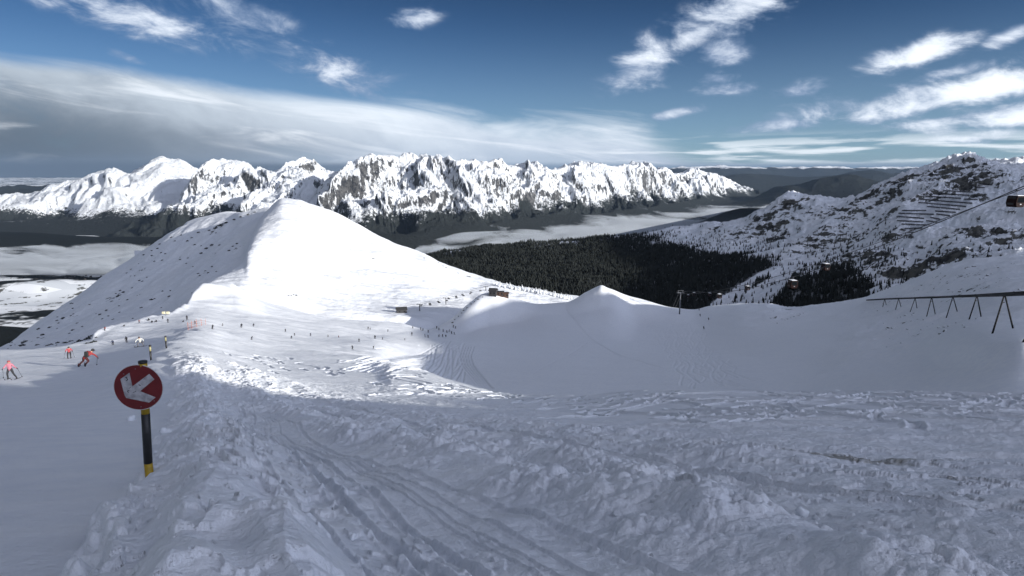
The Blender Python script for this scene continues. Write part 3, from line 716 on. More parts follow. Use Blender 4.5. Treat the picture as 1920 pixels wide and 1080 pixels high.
def mrock(px, py, wu, hq, a):
    """rock or scrub patches given where they lie on the mountain side"""
    c = MG.hit(px, py, 850)
    if c is None: return
    e = MG.hit(px, py - hq, 850); ry = max(20.0, (e.y - c.y) if e is not None and e.y > c.y else 60.0)
    MG.rock = np.maximum(MG.rock, a * np.exp(-(((MG.X - c.x) / (wu / 1130.0 * c.y)) ** 2 + ((MG.Y - c.y) / ry) ** 2)))
for a in [(1480, 385, 40, 14, .66), (1450, 400, 30, 10, .6), (1420, 412, 40, 8, .6), (1515, 400, 12, 9, .6), (1590, 385, 60, 12, .55), (1640, 360, 40, 14, .7), (1700, 335, 60, 16, .66), (1780, 318, 80, 14, .66), (1830, 340, 60, 16, .62), (1740, 360, 60, 12, .5), (1820, 352, 24, 6, .75), (1835, 365, 16, 5, .7), (1640, 385, 40, 14, .6), (1670, 447, 24, 13, .72), (1660, 470, 26, 14, .60), (1700, 430, 22, 12, .6),
          (1455, 448, 26, 9, .92), (1850, 440, 50, 20, .64), (1880, 460, 50, 20, .6), (1780, 480, 70, 26, .52), (1600, 500, 120, 40, .50), (1400, 440, 160, 20, .48), (1560, 440, 120, 30, .46), (1700, 520, 90, 40, .48), (1340, 430, 60, 8, .5)]: mrock(*a)
def m_forest(X, Y, Z, u, py):
    """closed forest cover 0..1 (used for the trees and the dark ground beneath them)"""
    px = 960 + u * 1130
    edge = np.interp(px, [700, 850, 1150, 1250, 1330, 1400, 1450, 1500, 1560, 1700], [466, 468, 450, 462, 476, 485, 500, 530, 505, 540])
    f = sst(py + 14 * fbm(X, Y, 260, 3, 140) + 10 * fbm(X, Y, 90, 3, 141), edge - 30, edge + 26)
    # ski runs: pale diagonal strips
    run1 = np.interp(py, [480, 505, 530, 555, 575, 620], [1485, 1450, 1405, 1370, 1350, 1310]); w1 = np.interp(py, [480, 510, 575, 620], [8, 13, 18, 20])
    run2 = np.interp(py, [440, 470, 500, 530, 550, 620], [1540, 1510, 1478, 1455, 1430, 1350]); w2 = np.interp(py, [440, 480, 520, 545, 575, 620], [14, 20, 22, 36, 42, 40])
    ed = 5 * fbm(X, Y, 60, 3, 143)
    f = f * sst(np.abs(px - run1) + ed, w1 - 2, w1 + 2) * sst(np.abs(px - run2) + ed, w2 - 2, w2 + 2)
    f = f * sst(px + 22 * fbm(X, Y, 100, 3, 144), 1660, 1600)
    return np.where(px > 1480, f * sst(py, 470, 500), f)
FLAT = (540.0 - (MG.Z / MG.Y * cp + sp) / (cp - sp * MG.Z / MG.Y) * FPX)
MG.py = FLAT; MG.px = 960 + MG.u[None, :] * (FPX * cp + (540 - FLAT) * sp)
MG.forest = m_forest(MG.X, MG.Y, MG.Z, MG.X / MG.Y, FLAT)
def mside_mat():
    m, n, b = new_mat('mountain_side')
    pos, nor, tn = geo(n)
    rock = attr(n, 'rock'); fo = attr(n, 'forest')
    nz = n.xyz(nor)[2]
    n1 = n.noise(pos, 0.012, 6, 0.62); n2 = n.noise(pos, 0.055, 6, 0.7); n3 = n.noise(n.vm('MULTIPLY', pos, (1, 1, 3.0)), 0.03, 6, 0.68, 0.6)
    rk = n.m('ADD', rock, n.m('MULTIPLY', n.m('SUBTRACT', n.m('ADD', n.m('MULTIPLY', n3, .6), n.m('MULTIPLY', n2, .4)), 0.5), 2.6))
    rk = n.m('ADD', rk, n.m('MULTIPLY', n.m('SUBTRACT', 0.95, nz), 1.3))
    rk = n.m('ADD', rk, n.m('MULTIPLY', fo, 0.0))
    rm = n.ss(rk, 0.54, 0.67)
    c = n.mix(n.ss(n1, .3, .7), (0.74, 0.78, 0.84, 1), (0.83, 0.85, 0.89, 1))
    c = n.mix(rm, c, n.mix(n.ss(n2, .4, .6), (0.035, 0.036, 0.038, 1), (0.11, 0.11, 0.10, 1)))
    c = n.mix(n.ss(fo, 0.2, 0.9, 0, 0.72), c, (0.02, 0.022, 0.024, 1))
    n.l.new(c, b.inputs['Base Color']); b.inputs['Roughness'].default_value = 0.8; b.inputs['Specular IOR Level'].default_value = 0.1
    p = bump(n, None, n1, 12.0, 0.7); bump(n, b, n3, 8.0, 0.8, p)
    return m
me = mesh_np('mountain_side', MG.V(), MG.F()); MG.attr(me, 'rock', MG.rock); MG.attr(me, 'forest', MG.forest)
tag(link('mountain_side', me, mside_mat()), kind='structure')

# ------------------------------------------------------------------ far ranges
def range_detail(amp, wl, seed, crestline, noise_end=1.0):
    def f(s):
        X, Y = s.X, s.Y
        Lc = s.L[crestline]; Lf = s.L[1]
        t = (np.log(Y) - Lf[None]) / (Lc - Lf)[None]        # 0 foot .. 1 crest
        env = sst(t, -0.05, 0.30) * (1 - 0.65 * sst(t, 0.82, 1.0))
        env = np.where(t > 1, 0.35, env)
        wx_ = X + wl * 0.35 * fbm(X, Y, wl * 1.3, 3, seed + 1); wy_ = Y + wl * 0.35 * fbm(X, Y, wl * 1.3, 3, seed + 2)
        r = np.minimum(ridged(wx_, wy_ * 0.55, wl, 8, seed + 3, 0.50) / 1.35 - 1, 0.05)
        g = np.minimum(ridged(wx_ + 0.2 * wy_, wy_ * 0.30, wl * 0.26, 5, seed + 7, 0.52) / 1.35 - 1, 0.1)
        return amp * env * r + amp * 0.22 * env * g + 55 * (ridged(X, Y, 650, 4, seed + 31, 0.55) - 1.0) * sst(t, 0.75, 1.0) + amp * 0.06 * fbm(X, Y, wl * 0.12, 5, seed + 9, 0.62) * env
    return f
RL = [
 [(-700, 520, 9000), (0, 470, 11000), (300, 470, 11500), (420, 470, 12500)],
 [(-700, 430, 13000), (-200, 412, 13500), (0, 413, 13800), (100, 411, 14000), (250, 412, 13500), (330, 420, 13000), (420, 430, 13000)],
 [(-700, 400, 14500), (0, 380, 15200), (100, 366, 15400), (160, 350, 15300), (200, 356, 15000), (250, 380, 14700), (300, 392, 14500), (420, 410, 15000)],
 [(-700, 385, 16500), (-200, 366, 17500), (0, 362, 18000), (60, 356, 18000), (100, 348, 17800), (150, 333, 17500), (190, 322, 17200), (216, 316, 17000), (238, 325, 17200), (250, 318, 17600), (275, 304, 17900), (303, 293, 18000), (320, 298, 18000), (345, 301, 18100), (365, 310, 18200), (420, 330, 18500)],
 [(-700, 420, 23000), (420, 420, 24000)]]
RM = [
 [(120, 520, 9500), (300, 490, 9800), (700, 490, 10000), (800, 500, 10000)],
 [(120, 470, 11800), (220, 447, 11500), (300, 444, 11200), (450, 440, 11000), (700, 440, 11000), (800, 460, 11500)],
 [(120, 465, 12500), (215, 440, 12400), (240, 425, 12600), (300, 398, 13000), (350, 380, 13300), (420, 370, 13200), (500, 360, 13000), (600, 370, 12800), (700, 390, 12800), (800, 440, 13000)],
 [(120, 463, 13200), (210, 440, 13500), (235, 424, 13800), (262, 412, 14000), (300, 395, 14200), (335, 372, 14600), (350, 348, 14900), (362, 325, 15100), (385, 306, 15300), (405, 299, 15400), (425, 298, 15400), (470, 303, 15500), (500, 306, 15500), (520, 309, 15500), (545, 305, 15700), (572, 297, 16000), (595, 304, 16000), (625, 310, 16000), (650, 312, 16100), (720, 330, 16200), (800, 420, 16300)],
 [(120, 560, 19000), (800, 560, 20000)]]
RR = [
 [(380, 560, 8500), (700, 530, 8800), (900, 500, 9000), (1100, 470, 11000), (1300, 420, 15000), (1400, 390, 19000), (1480, 392, 24000)],
 [(380, 470, 10500), (560, 425, 10500), (650, 432, 10300), (750, 436, 10300), (850, 430, 10800), (950, 412, 12500), (1050, 404, 14000), (1150, 396, 15500), (1250, 382, 18000), (1330, 370, 21000), (1400, 362, 24500), (1440, 366, 26000), (1480, 374, 27000)],
 [(380, 455, 11000), (520, 410, 11300), (600, 380, 11400), (700, 360, 11600), (800, 365, 11900), (900, 368, 12600), (1000, 368, 14000), (1100, 366, 15600), (1200, 358, 18000), (1300, 352, 20500), (1400, 354, 25000), (1480, 373, 28000)],
 [(380, 450, 11500), (500, 412, 12000), (540, 395, 12300), (580, 366, 12600), (605, 342, 12900), (630, 318, 13100), (655, 301, 13300), (690, 290, 13500), (712, 294, 13500), (745, 293, 13700), (765, 286, 13800), (785, 293, 13900), (812, 291, 14000), (840, 291, 14100), (855, 298, 14100), (880, 297, 14300), (900, 302, 14500), (940, 299, 15000), (980, 302, 15500), (1030, 302, 16300), (1070, 300, 17000), (1110, 306, 17700), (1160, 309, 18500), (1190, 304, 19000), (1220, 305, 19500), (1250, 312, 20500), (1270, 317, 21000), (1300, 313, 22000), (1325, 321, 23000), (1350, 330, 24000), (1375, 341, 25500), (1400, 352, 27000), (1440, 362, 28500), (1480, 372, 30000)],
 [(380, 520, 16000), (900, 480, 19000), (1480, 420, 38000)]]
LG = Land(RL, -1.5, -0.40, 700, np.exp(np.linspace(math.log(9500), math.log(22500), 260)), range_detail(420, 1900, 200, 3))
RMG = Land(RM, -0.78, -0.13, 620, np.exp(np.linspace(math.log(9600), math.log(19000), 300)), range_detail(560, 1500, 230, 3))
RRG = Land(RR, -0.53, 0.47, 1300, np.exp(np.linspace(math.log(8600), math.log(34000), 480)), range_detail(640, 1500, 260, 3))
tag(link('snowy_range', mesh_np('r1', LG.V(), LG.F()), mountain_mat('range_west', 0.6, -960, 300, 0.8, spk=0.8)), kind='structure')
tag(link('snowy_range', mesh_np('r2', RMG.V(), RMG.F()), mountain_mat('range_mid', 0.85, -820, 320, 1.0)), kind='structure')
tag(link('snowy_range', mesh_np('r3', RRG.V(), RRG.F()), mountain_mat('range_main', 0.95, -740, 420, 1.0)), kind='structure')

# dark hills beyond the valley to the east, and the farthest ranges
G1 = [
 [(1250, 470, 15000), (1900, 440, 14000)],
 [(1250, 420, 19000), (1440, 385, 19000), (1650, 390, 17000), (1900, 400, 16000)],
 [(1250, 400, 21000), (1420, 372, 22000), (1460, 352, 22000), (1500, 345, 22000), (1550, 336, 21500), (1600, 331, 21000), (1640, 338, 20500), (1700, 345, 20000), (1900, 350, 19000)],
 [(1250, 440, 30000), (1900, 440, 30000)]]
G1G = Land(G1, 0.22, 0.90, 420, np.exp(np.linspace(math.log(15000), math.log(28000), 160)), lambda s: 130 * (ridged(s.X, s.Y, 3500, 5, 300) - .9) * sst(s.Y, 17000, 19000))
tag(link('forested_hills', mesh_np('g1', G1G.V(), G1G.F()), mountain_mat('hills_east', 0.2, 120, 200, 0.6, spk=0.35)), kind='structure')
def far_range(name, pts, Y, seed, amp, wl=6000):
    L_ = [[(px, 470, Y * .80) for px, py in (pts[0], pts[-1])], [(px, py + 38, Y * .88) for px, py in pts], [(px, py, Y) for px, py in pts], [(px, 480, Y * 1.2) for px, py in (pts[0], pts[-1])]]
    u0 = UQ(pts[0][0], 330)[0]; u1 = UQ(pts[-1][0], 330)[0]
    g = Land(L_, u0, u1, 500, np.exp(np.linspace(math.log(Y * .81), math.log(Y * 1.15), 60)), lambda s: amp * (ridged(s.X, s.Y, wl, 5, seed) - 1.0))
    tag(link(name, mesh_np(name, g.V(), g.F()), mountain_mat(name, 0.8, 250, 300, 0.5, spk=0.3)), kind='structure')
far_range('distant_hills', [(1100, 330), (1300, 333), (1400, 328), (1470, 330), (1560, 326), (1620, 322), (1700, 326), (1900, 330), (2600, 330)], 38000, 320, 160)
far_range('distant_range', [(1000, 322), (1250, 316), (1350, 313), (1450, 316), (1550, 313), (1680, 316), (1900, 313), (2600, 316)], 62000, 330, 300)
far_range('distant_plateau', [(-1800, 352), (-400, 350), (-100, 347), (0, 347), (60, 351), (130, 346), (260, 340), (500, 345)], 30000, 340, 170, 3000)

# ------------------------------------------------------------------ valley floor
def valley():
    ys = np.exp(np.linspace(math.log(1400), math.log(120000), 420)); us = np.linspace(-2.2, 2.0, 800)
    Y = ys[:, None] * np.ones((1, 800)); X = us[None] * Y
    Z = -1330 + 45 * fbm(X, Y, 2600, 4, 400) + 0 * X
    # forested spur hills in the left valley
    def hill(px, py, yy, rx, ry, h):
        c = P(px, py, yy); return h * np.exp(-(((X - c.x) / rx) ** 2 + ((Y - c.y) / ry) ** 2))
    Z += hill(40, 440, 10800, 3200, 900, 190) + hill(300, 435, 10200, 1500, 700, 150) + hill(-250, 430, 10400, 2200, 900, 190)
    Z += hill(150, 495, 6900, 1500, 330, 110) + hill(-160, 600, 4300, 1000, 500, 260) + hill(60, 640, 3600, 500, 700, 260) + hill(400, 560, 4300, 800, 600, 200)
    Z += hill(900, 425, 11000, 2500, 700, 90)
    Z = np.maximum(Z, -1420)
    i = np.arange(419)[:, None] * 800 + np.arange(799)[None]
    F = np.stack([i, i + 1, i + 801, i + 800], -1).reshape(-1, 4)
    me = mesh_np('valley_floor', np.stack([X, Y, Z], -1).reshape(-1, 3), F)
    m, n, b = new_mat('valley_floor')
    pos, nor, tn = geo(n); x, y, z = n.xyz(pos)
    n1 = n.noise(n.vm('MULTIPLY', pos, (0.6, 1.0, 0)), 0.00055, 7, 0.6, 0.5)
    n2 = n.noise(pos, 0.006, 5, 0.65); n3 = n.noise(pos, 0.0022, 4, 0.6)
    hf = n.ss(z, -1300, -1235)
    f = n.ss(n.m('ADD', n.m('ADD', n1, n.m('MULTIPLY', hf, 0.35)), n.m('MULTIPLY', n.m('SUBTRACT', n3, .5), .35)), 0.50, 0.54)
    def zone(px, py, yy, rx, ry):
        c = P(px, py, yy); dx = n.m('MULTIPLY', n.m('SUBTRACT', x, c.x), 1 / rx); dy = n.m('MULTIPLY', n.m('SUBTRACT', y, c.y), 1 / ry)
        return n.ss(n.m('ADD', n.m('ADD', n.m('MULTIPLY', dx, dx), n.m('MULTIPLY', dy, dy)), n.m('MULTIPLY', n.m('SUBTRACT', n3, 0.5), 2.2)), 1.15, 0.85)
    for zn in ((60, 524, 6300, 950, 620), (20, 408, 13500, 2600, 320), (60, 352, 26000, 9000, 6000)):
        f = n.m('MULTIPLY', f, n.m('SUBTRACT', 1.0, zone(*zn)))
    vor = n.n.new('ShaderNodeTexVoronoi'); vor.feature = 'F1'; vor.inputs['Scale'].default_value = 0.0045
    n.l.new(n.vm('MULTIPLY', pos, (0.55, 1.0, 0)), vor.inputs['Vector'])
    fc = n.xyz(vor.outputs['Color'])[0]
    field = n.mix(fc, (0.60, 0.63, 0.66, 1), (0.84, 0.86, 0.88, 1))
    field = n.mix(n.ss(n2, 0.57, 0.62), field, (0.10, 0.10, 0.09, 1))
    c = n.mix(f, field, (0.012, 0.014, 0.014, 1))
    n.l.new(c, b.inputs['Base Color']); b.inputs['Roughness'].default_value = 0.9; b.inputs['Specular IOR Level'].default_value = 0.05
    tag(link('valley_floor', me, m), kind='structure')
valley()

# ------------------------------------------------------------------ unseen ridge right of the viewer, crest shaped to shade foreground, bowl and mountain
dh = Vector((S.x, S.y)).normalized()      # horizontal direction towards the sun
TAN = math.tan(SUN_EL)
# (y', W): a point is in its shade when z - x' tan(el) < W(y')
W_pts = [(-4000, 70), (-300, 45), (-20, 8), (0, 1.5), (8, 0.5), (14, 0), (19.5, -0.6), (21.5, -4.0), (23, -7.0), (28, -8.1), (33, -9.3), (37, -10.8), (45, -13.3), (57, -16.3), (78, -17.5), (90, -28), (102, -30.8), (126, -30.9), (162, -35.5), (200, -39), (225, -40.7), (260, -38.2), (300, -38), (325, -41), (350, -38), (387, -36), (412, -43), (431, -47), (440, -74), (462, -117), (512, -186), (562, -206), (612, -226), (687, -257), (750, -285), (850, -285), (950, -245), (1050, -195), (1150, -164), (1450, -141), (1650, -121), (1850, -88), (2050, -48), (2250, -11), (2350, 10), (2450, 5), (2560, -80), (2800, -330), (3400, -520), (5000, -700), (7000, -900)]
def ridge():
    yp = np.unique(np.concatenate([np.linspace(-4000, -200, 40), np.linspace(-200, 700, 700), np.linspace(700, 7000, 700)]))
    Wv = np.interp(yp, [a for a, b in W_pts], [b for a, b in W_pts])
    xc = np.interp(yp, [-4000, -100, 0, 100, 500, 1000, 2000, 3000, 5000, 7000], [400, 120, 120, 180, 420, 650, 1000, 1700, 3200, 4800])
    zc = Wv + xc * TAN
    prof = np.concatenate([np.linspace(-1.0, -0.02, 26), [0.0], np.linspace(0.02, 1.5, 22)])
    nx = len(prof)
    XP = np.zeros((len(yp), nx)); ZZ = np.zeros_like(XP)
    for j, p in enumerate(prof):
        if p < 0:
            wd_ = np.interp(yp, [-4000, -60, 0, 100, 500, 1000, 3000, 7000], [2400, 62, 60, 60, 160, 240, 500, 1500]); XP[:, j] = xc + p * wd_
            foot = np.interp(yp, [-4000, -100, 0, 60, 150, 500, 900, 7000], [-200, 14, -14, -40, -70, -190, -420, -1500])
            ZZ[:, j] = zc + (foot - zc) * (-p) ** 1.15
        else:
            XP[:, j] = xc + p * (200 + xc * 0.4); ZZ[:, j] = zc - p ** 1.2 * (60 + xc * 0.25)
    YP = yp[:, None] * np.ones((1, nx))
    X = XP * dh.x - YP * dh.y; Y = XP * dh.y + YP * dh.x
    nz_ = fbm(X, Y, 60, 4, 500) * 6 + fbm(X, Y, 12, 3, 502) * 0.8
    ZZ += nz_ * np.abs(prof)[None] ** 0.5 * (1 - np.exp(-np.abs(prof) / 0.2))[None]
    i = np.arange(len(yp) - 1)[:, None] * nx + np.arange(nx - 1)[None]
    F = np.stack([i, i + nx, i + nx + 1, i + 1], -1).reshape(-1, 4)
    me = mesh_np('unseen_shade_ridge', np.stack([X, Y, ZZ], -1).reshape(-1, 3), F)
    g = me.attributes.new('rock', 'FLOAT', 'POINT'); g.data.foreach_set('value', np.full(len(me.vertices), 0.25, dtype=np.float32))
    tag(link('unseen_shade_ridge', me, M_MID), kind='structure')
    u = X / np.maximum(Y, 1e-3)
    vis = (Y > 0) & (u < 0.9) & (ZZ / np.maximum(Y, 1e-3) < 0.5)
    if vis.any(): print('RIDGE in frame?', vis.sum(), 'y range', Y[vis].min(), Y[vis].max(), 'q max', (ZZ / Y)[vis].max())
ridge()

# ------------------------------------------------------------------ low cloud in the valley and the air itself
def cloud_body(name, label_pts, z0, z1, seed, dens, scale, thr):
    """a closed lumpy slab of cloud; label_pts = outline as (x, y) on the ground plan"""
    xs = np.array([p[0] for p in label_pts]); ys = np.array([p[1] for p in label_pts])
    nx, ny = 90, 60
    gx = np.linspace(xs.min(), xs.max(), nx); gy = np.linspace(ys.min(), ys.max(), ny)
    X, Y = np.meshgrid(gx, gy)
    e = np.minimum(np.minimum((X - gx[0]), (gx[-1] - X)) / (gx[-1] - gx[0]), np.minimum((Y - gy[0]), (gy[-1] - Y)) / (gy[-1] - gy[0])) * 6
    e = np.clip(e, 0, 1); e = np.sqrt(e)
    zm = z0 + (z1 - z0) * 0.25
    T = zm + (z1 - zm) * e * (0.75 + 0.45 * fbm(X, Y, 2500, 5, seed)); B = zm - (zm - z0) * e
    V = np.concatenate([np.stack([X, Y, np.maximum(T, B + 1)], -1).reshape(-1, 3), np.stack([X, Y, B], -1).reshape(-1, 3)])
    i = (np.arange(ny - 1)[:, None] * nx + np.arange(nx - 1)[None]).ravel()
    top = np.stack([i, i + 1, i + 1 + nx, i + nx], -1); bot = np.stack([i, i + nx, i + 1 + nx, i + 1], -1) + nx * ny
    N_ = nx * ny; sides = []
    a = np.arange(nx - 1); sides.append(np.stack([a, a + N_, a + 1 + N_, a + 1], -1)); a = a + nx * (ny - 1); sides.append(np.stack([a, a + 1, a + 1 + N_, a + N_], -1))
    a = np.arange(ny - 1) * nx; sides.append(np.stack([a, a + nx, a + nx + N_, a + N_], -1)); a = a + nx - 1; sides.append(np.stack([a, a + N_, a + nx + N_, a + nx], -1))
    me = mesh_np(name, V, np.concatenate([top, bot] + sides))
    m = D.materials.new(name); m.use_nodes = True; n = NT(m.node_tree); n.n.clear()
    out = n.n.new('ShaderNodeOutputMaterial'); vol = n.n.new('ShaderNodeVolumePrincipled')
    vol.inputs['Color'].default_value = (0.80, 0.87, 0.96, 1); vol.inputs['Anisotropy'].default_value = 0.0
    pos = n.n.new('ShaderNodeNewGeometry').outputs['Position']
    z = n.xyz(pos)[2]
    f = n.noise(n.vm('MULTIPLY', pos, (0.7, 0.9, 2.2)), scale, 7, 0.62, 0.8)
    hgt = n.ss(z, z1, z0, 0.0, 1.0, 'LINEAR')
    d = n.ss(n.m('ADD', f, n.m('MULTIPLY', n.m('SUBTRACT', hgt, 0.55), 0.42)), thr, thr + 0.12)
    n.l.new(n.m('MULTIPLY', d, dens), vol.inputs['Density'])
    n.l.new(vol.outputs[0], out.inputs['Volume'])
    o = link(name, me, m); tag(o, kind='stuff'); return o
cloud_body('valley_cloud', [(-1500, 8200), (9500, 22000)], -1290, -880, 610, 0.016, 0.0011, 0.53)
cloud_body('valley_cloud', [(-8500, 7300), (-3300, 9600)], -1290, -1000, 620, 0.012, 0.0013, 0.50)

def haze():
    bpy_v = [(-85000, -6000, -1600), (85000, -6000, -1600), (85000, 80000, -1600), (-85000, 80000, -1600)]
    V = bpy_v + [(x, y, 1500) for x, y, z in bpy_v]
    F = [(0, 3, 2, 1), (4, 5, 6, 7), (0, 1, 5, 4), (1, 2, 6, 5), (2, 3, 7, 6), (3, 0, 4, 7)]
    me = mesh_np('haze', V, F, False)
    m = D.materials.new('haze'); m.use_nodes = True; n = NT(m.node_tree); n.n.clear()
    out = n.n.new('ShaderNodeOutputMaterial'); vol = n.n.new('ShaderNodeVolumePrincipled')
    vol.inputs['Color'].default_value = (0.30, 0.44, 0.66, 1); vol.inputs['Density'].default_value = 0.45e-5
    n.l.new(vol.outputs[0], out.inputs['Volume'])
    tag(link('haze', me, m), kind='stuff')
haze()

# ================================================================== OBJECTS
class MB:
    """collects verts and faces, then links them as one mesh object"""
    def __init__(s): s.v = []; s.f = []; s.mi = []
    def add(s, V, F, mi=0):
        b = len(s.v); s.v += [tuple(x) for x in V]; s.f += [tuple(b + i for i in f) for f in F]; s.mi += [mi] * len(F)
    def box(s, c, d, mi=0, rot=None, taper=1.0):
        c = Vector(c); V = []
        for z in (-1, 1):
            for x, y in ((-1, -1), (1, -1), (1, 1), (-1, 1)):
                k = taper if z > 0 else 1.0
                p = Vector((x * d[0] / 2 * k, y * d[1] / 2 * k, z * d[2] / 2))
                if rot is not None: p = rot @ p
                V.append(c + p)
        s.add(V, [(3, 2, 1, 0), (4, 5, 6, 7), (0, 1, 5, 4), (1, 2, 6, 5), (2, 3, 7, 6), (3, 0, 4, 7)], mi)
    def tube(s, pts, r, n=8, mi=0, caps=True):
        pts = [Vector(p) for p in pts]; rs = r if isinstance(r, (list, tuple)) else [r] * len(pts); rings = []
        for i, p in enumerate(pts):
            t = (pts[min(i + 1, len(pts) - 1)] - pts[max(i - 1, 0)]).normalized()
            a = t.cross(Vector((0, 0, 1)) if abs(t.z) < 0.9 else Vector((1, 0, 0))).normalized(); b = t.cross(a)
            rings.append([p + (a * math.cos(k * 2 * PI / n) + b * math.sin(k * 2 * PI / n)) * rs[i] for k in range(n)])
        V = [v for rg in rings for v in rg]; F = []
        for i in range(len(pts) - 1):
            for k in range(n): F.append((i * n + k, i * n + (k + 1) % n, (i + 1) * n + (k + 1) % n, (i + 1) * n + k))
        if caps: F.append(tuple(range(n))[::-1]); F.append(tuple((len(pts) - 1) * n + k for k in range(n)))
        s.add(V, F, mi)
    def mesh(s, name, smooth=False):
        me = D.meshes.new(name); me.from_pydata(s.v, [], s.f); me.polygons.foreach_set('material_index', s.mi)
        me.polygons.foreach_set('use_smooth', [smooth] * len(s.f)); me.update(); return me
    def build(s, name, mat, parent=None, smooth=False):
        return link(name, s.mesh(name, smooth), mat, parent)
def copy_tree(o, parent=None):
    c = o.copy(); C.objects.link(c); c.parent = parent
    for ch in list(o.children): copy_tree(ch, c)
    return c
def bevel(o, w_=0.01, seg=2):
    md = o.modifiers.new('bevel', 'BEVEL'); md.width = w_; md.segments = seg; md.limit_method = 'ANGLE'
    return o

M_black = plain('black_plastic', (0.012, 0.012, 0.013), 0.45)
M_yellow = plain('yellow_paint', (0.42, 0.27, 0.012), 0.45, var=0.2, scale=20)
M_red = plain('dark_red_paint', (0.145, 0.008, 0.010), 0.42, var=0.15, scale=9)
M_white = plain('white_paint', (0.62, 0.62, 0.62), 0.5, var=0.12, scale=25)
M_steel = plain('dark_steel', (0.018, 0.018, 0.02), 0.6, 0.2)
M_galv = plain('galvanised_steel', (0.20, 0.21, 0.23), 0.5, 0.5)
M_rust = plain('weathered_pipe', (0.008, 0.008, 0.009), 0.9, var=0.35, scale=1.5)
M_wood = plain('brown_timber', (0.065, 0.034, 0.022), 0.8, var=0.3, scale=3)
M_roof = plain('dark_roof', (0.03, 0.03, 0.032), 0.7)
M_glass = plain('dark_glass', (0.008, 0.010, 0.012), 0.06); M_glass.node_tree.nodes['Principled BSDF'].inputs['Specular IOR Level'].default_value = 0.2
M_snowy = plain('packed_snow', (0.80, 0.83, 0.87), 0.7, var=0.04, scale=4, bump=0.02)
M_cabin = plain('dark_red_cabin', (0.012, 0.003, 0.003), 0.7); M_cabin.node_tree.nodes['Principled BSDF'].inputs['Specular IOR Level'].default_value = 0.15
M_skin = plain('skin', (0.45, 0.27, 0.19), 0.6)
def snowcap_mat(name, dark, thr=0.55, w_=0.12, scale=1.0, amt=0.35):
    """snow lying on the upward faces of a dark object"""
    m, n, b = new_mat(name)
    pos, nor, tn = geo(n)
    f = n.noise(pos, scale, 5, 0.65)
    k = n.m('ADD', n.xyz(tn)[2], n.m('MULTIPLY', n.m('SUBTRACT', f, 0.5), amt * 2))
    c = n.mix(n.ss(k, thr - w_, thr + w_), n.mix(n.ss(f, .35, .65), tuple(x * .7 for x in dark) + (1,), tuple(x * 1.5 for x in dark) + (1,)), (0.80, 0.83, 0.87, 1))
    n.l.new(c, b.inputs['Base Color']); b.inputs['Roughness'].default_value = 0.85; b.inputs['Specular IOR Level'].default_value = 0.15
    bump(n, b, f, 0.05); return m
M_rock = snowcap_mat('rock', (0.045, 0.044, 0.045), 0.72, 0.10, 1.5)
M_pine = snowcap_mat('spruce', (0.018, 0.021, 0.020), 0.70, 0.22, 0.05, 0.65)
M_pine_snow = snowcap_mat('snowy_spruce', (0.02, 0.025, 0.02), 0.30, 0.15, 0.9, 0.35)
M_shrub = snowcap_mat('dwarf_pine', (0.018, 0.022, 0.018), 0.9, 0.1, 0.9, 0.3)

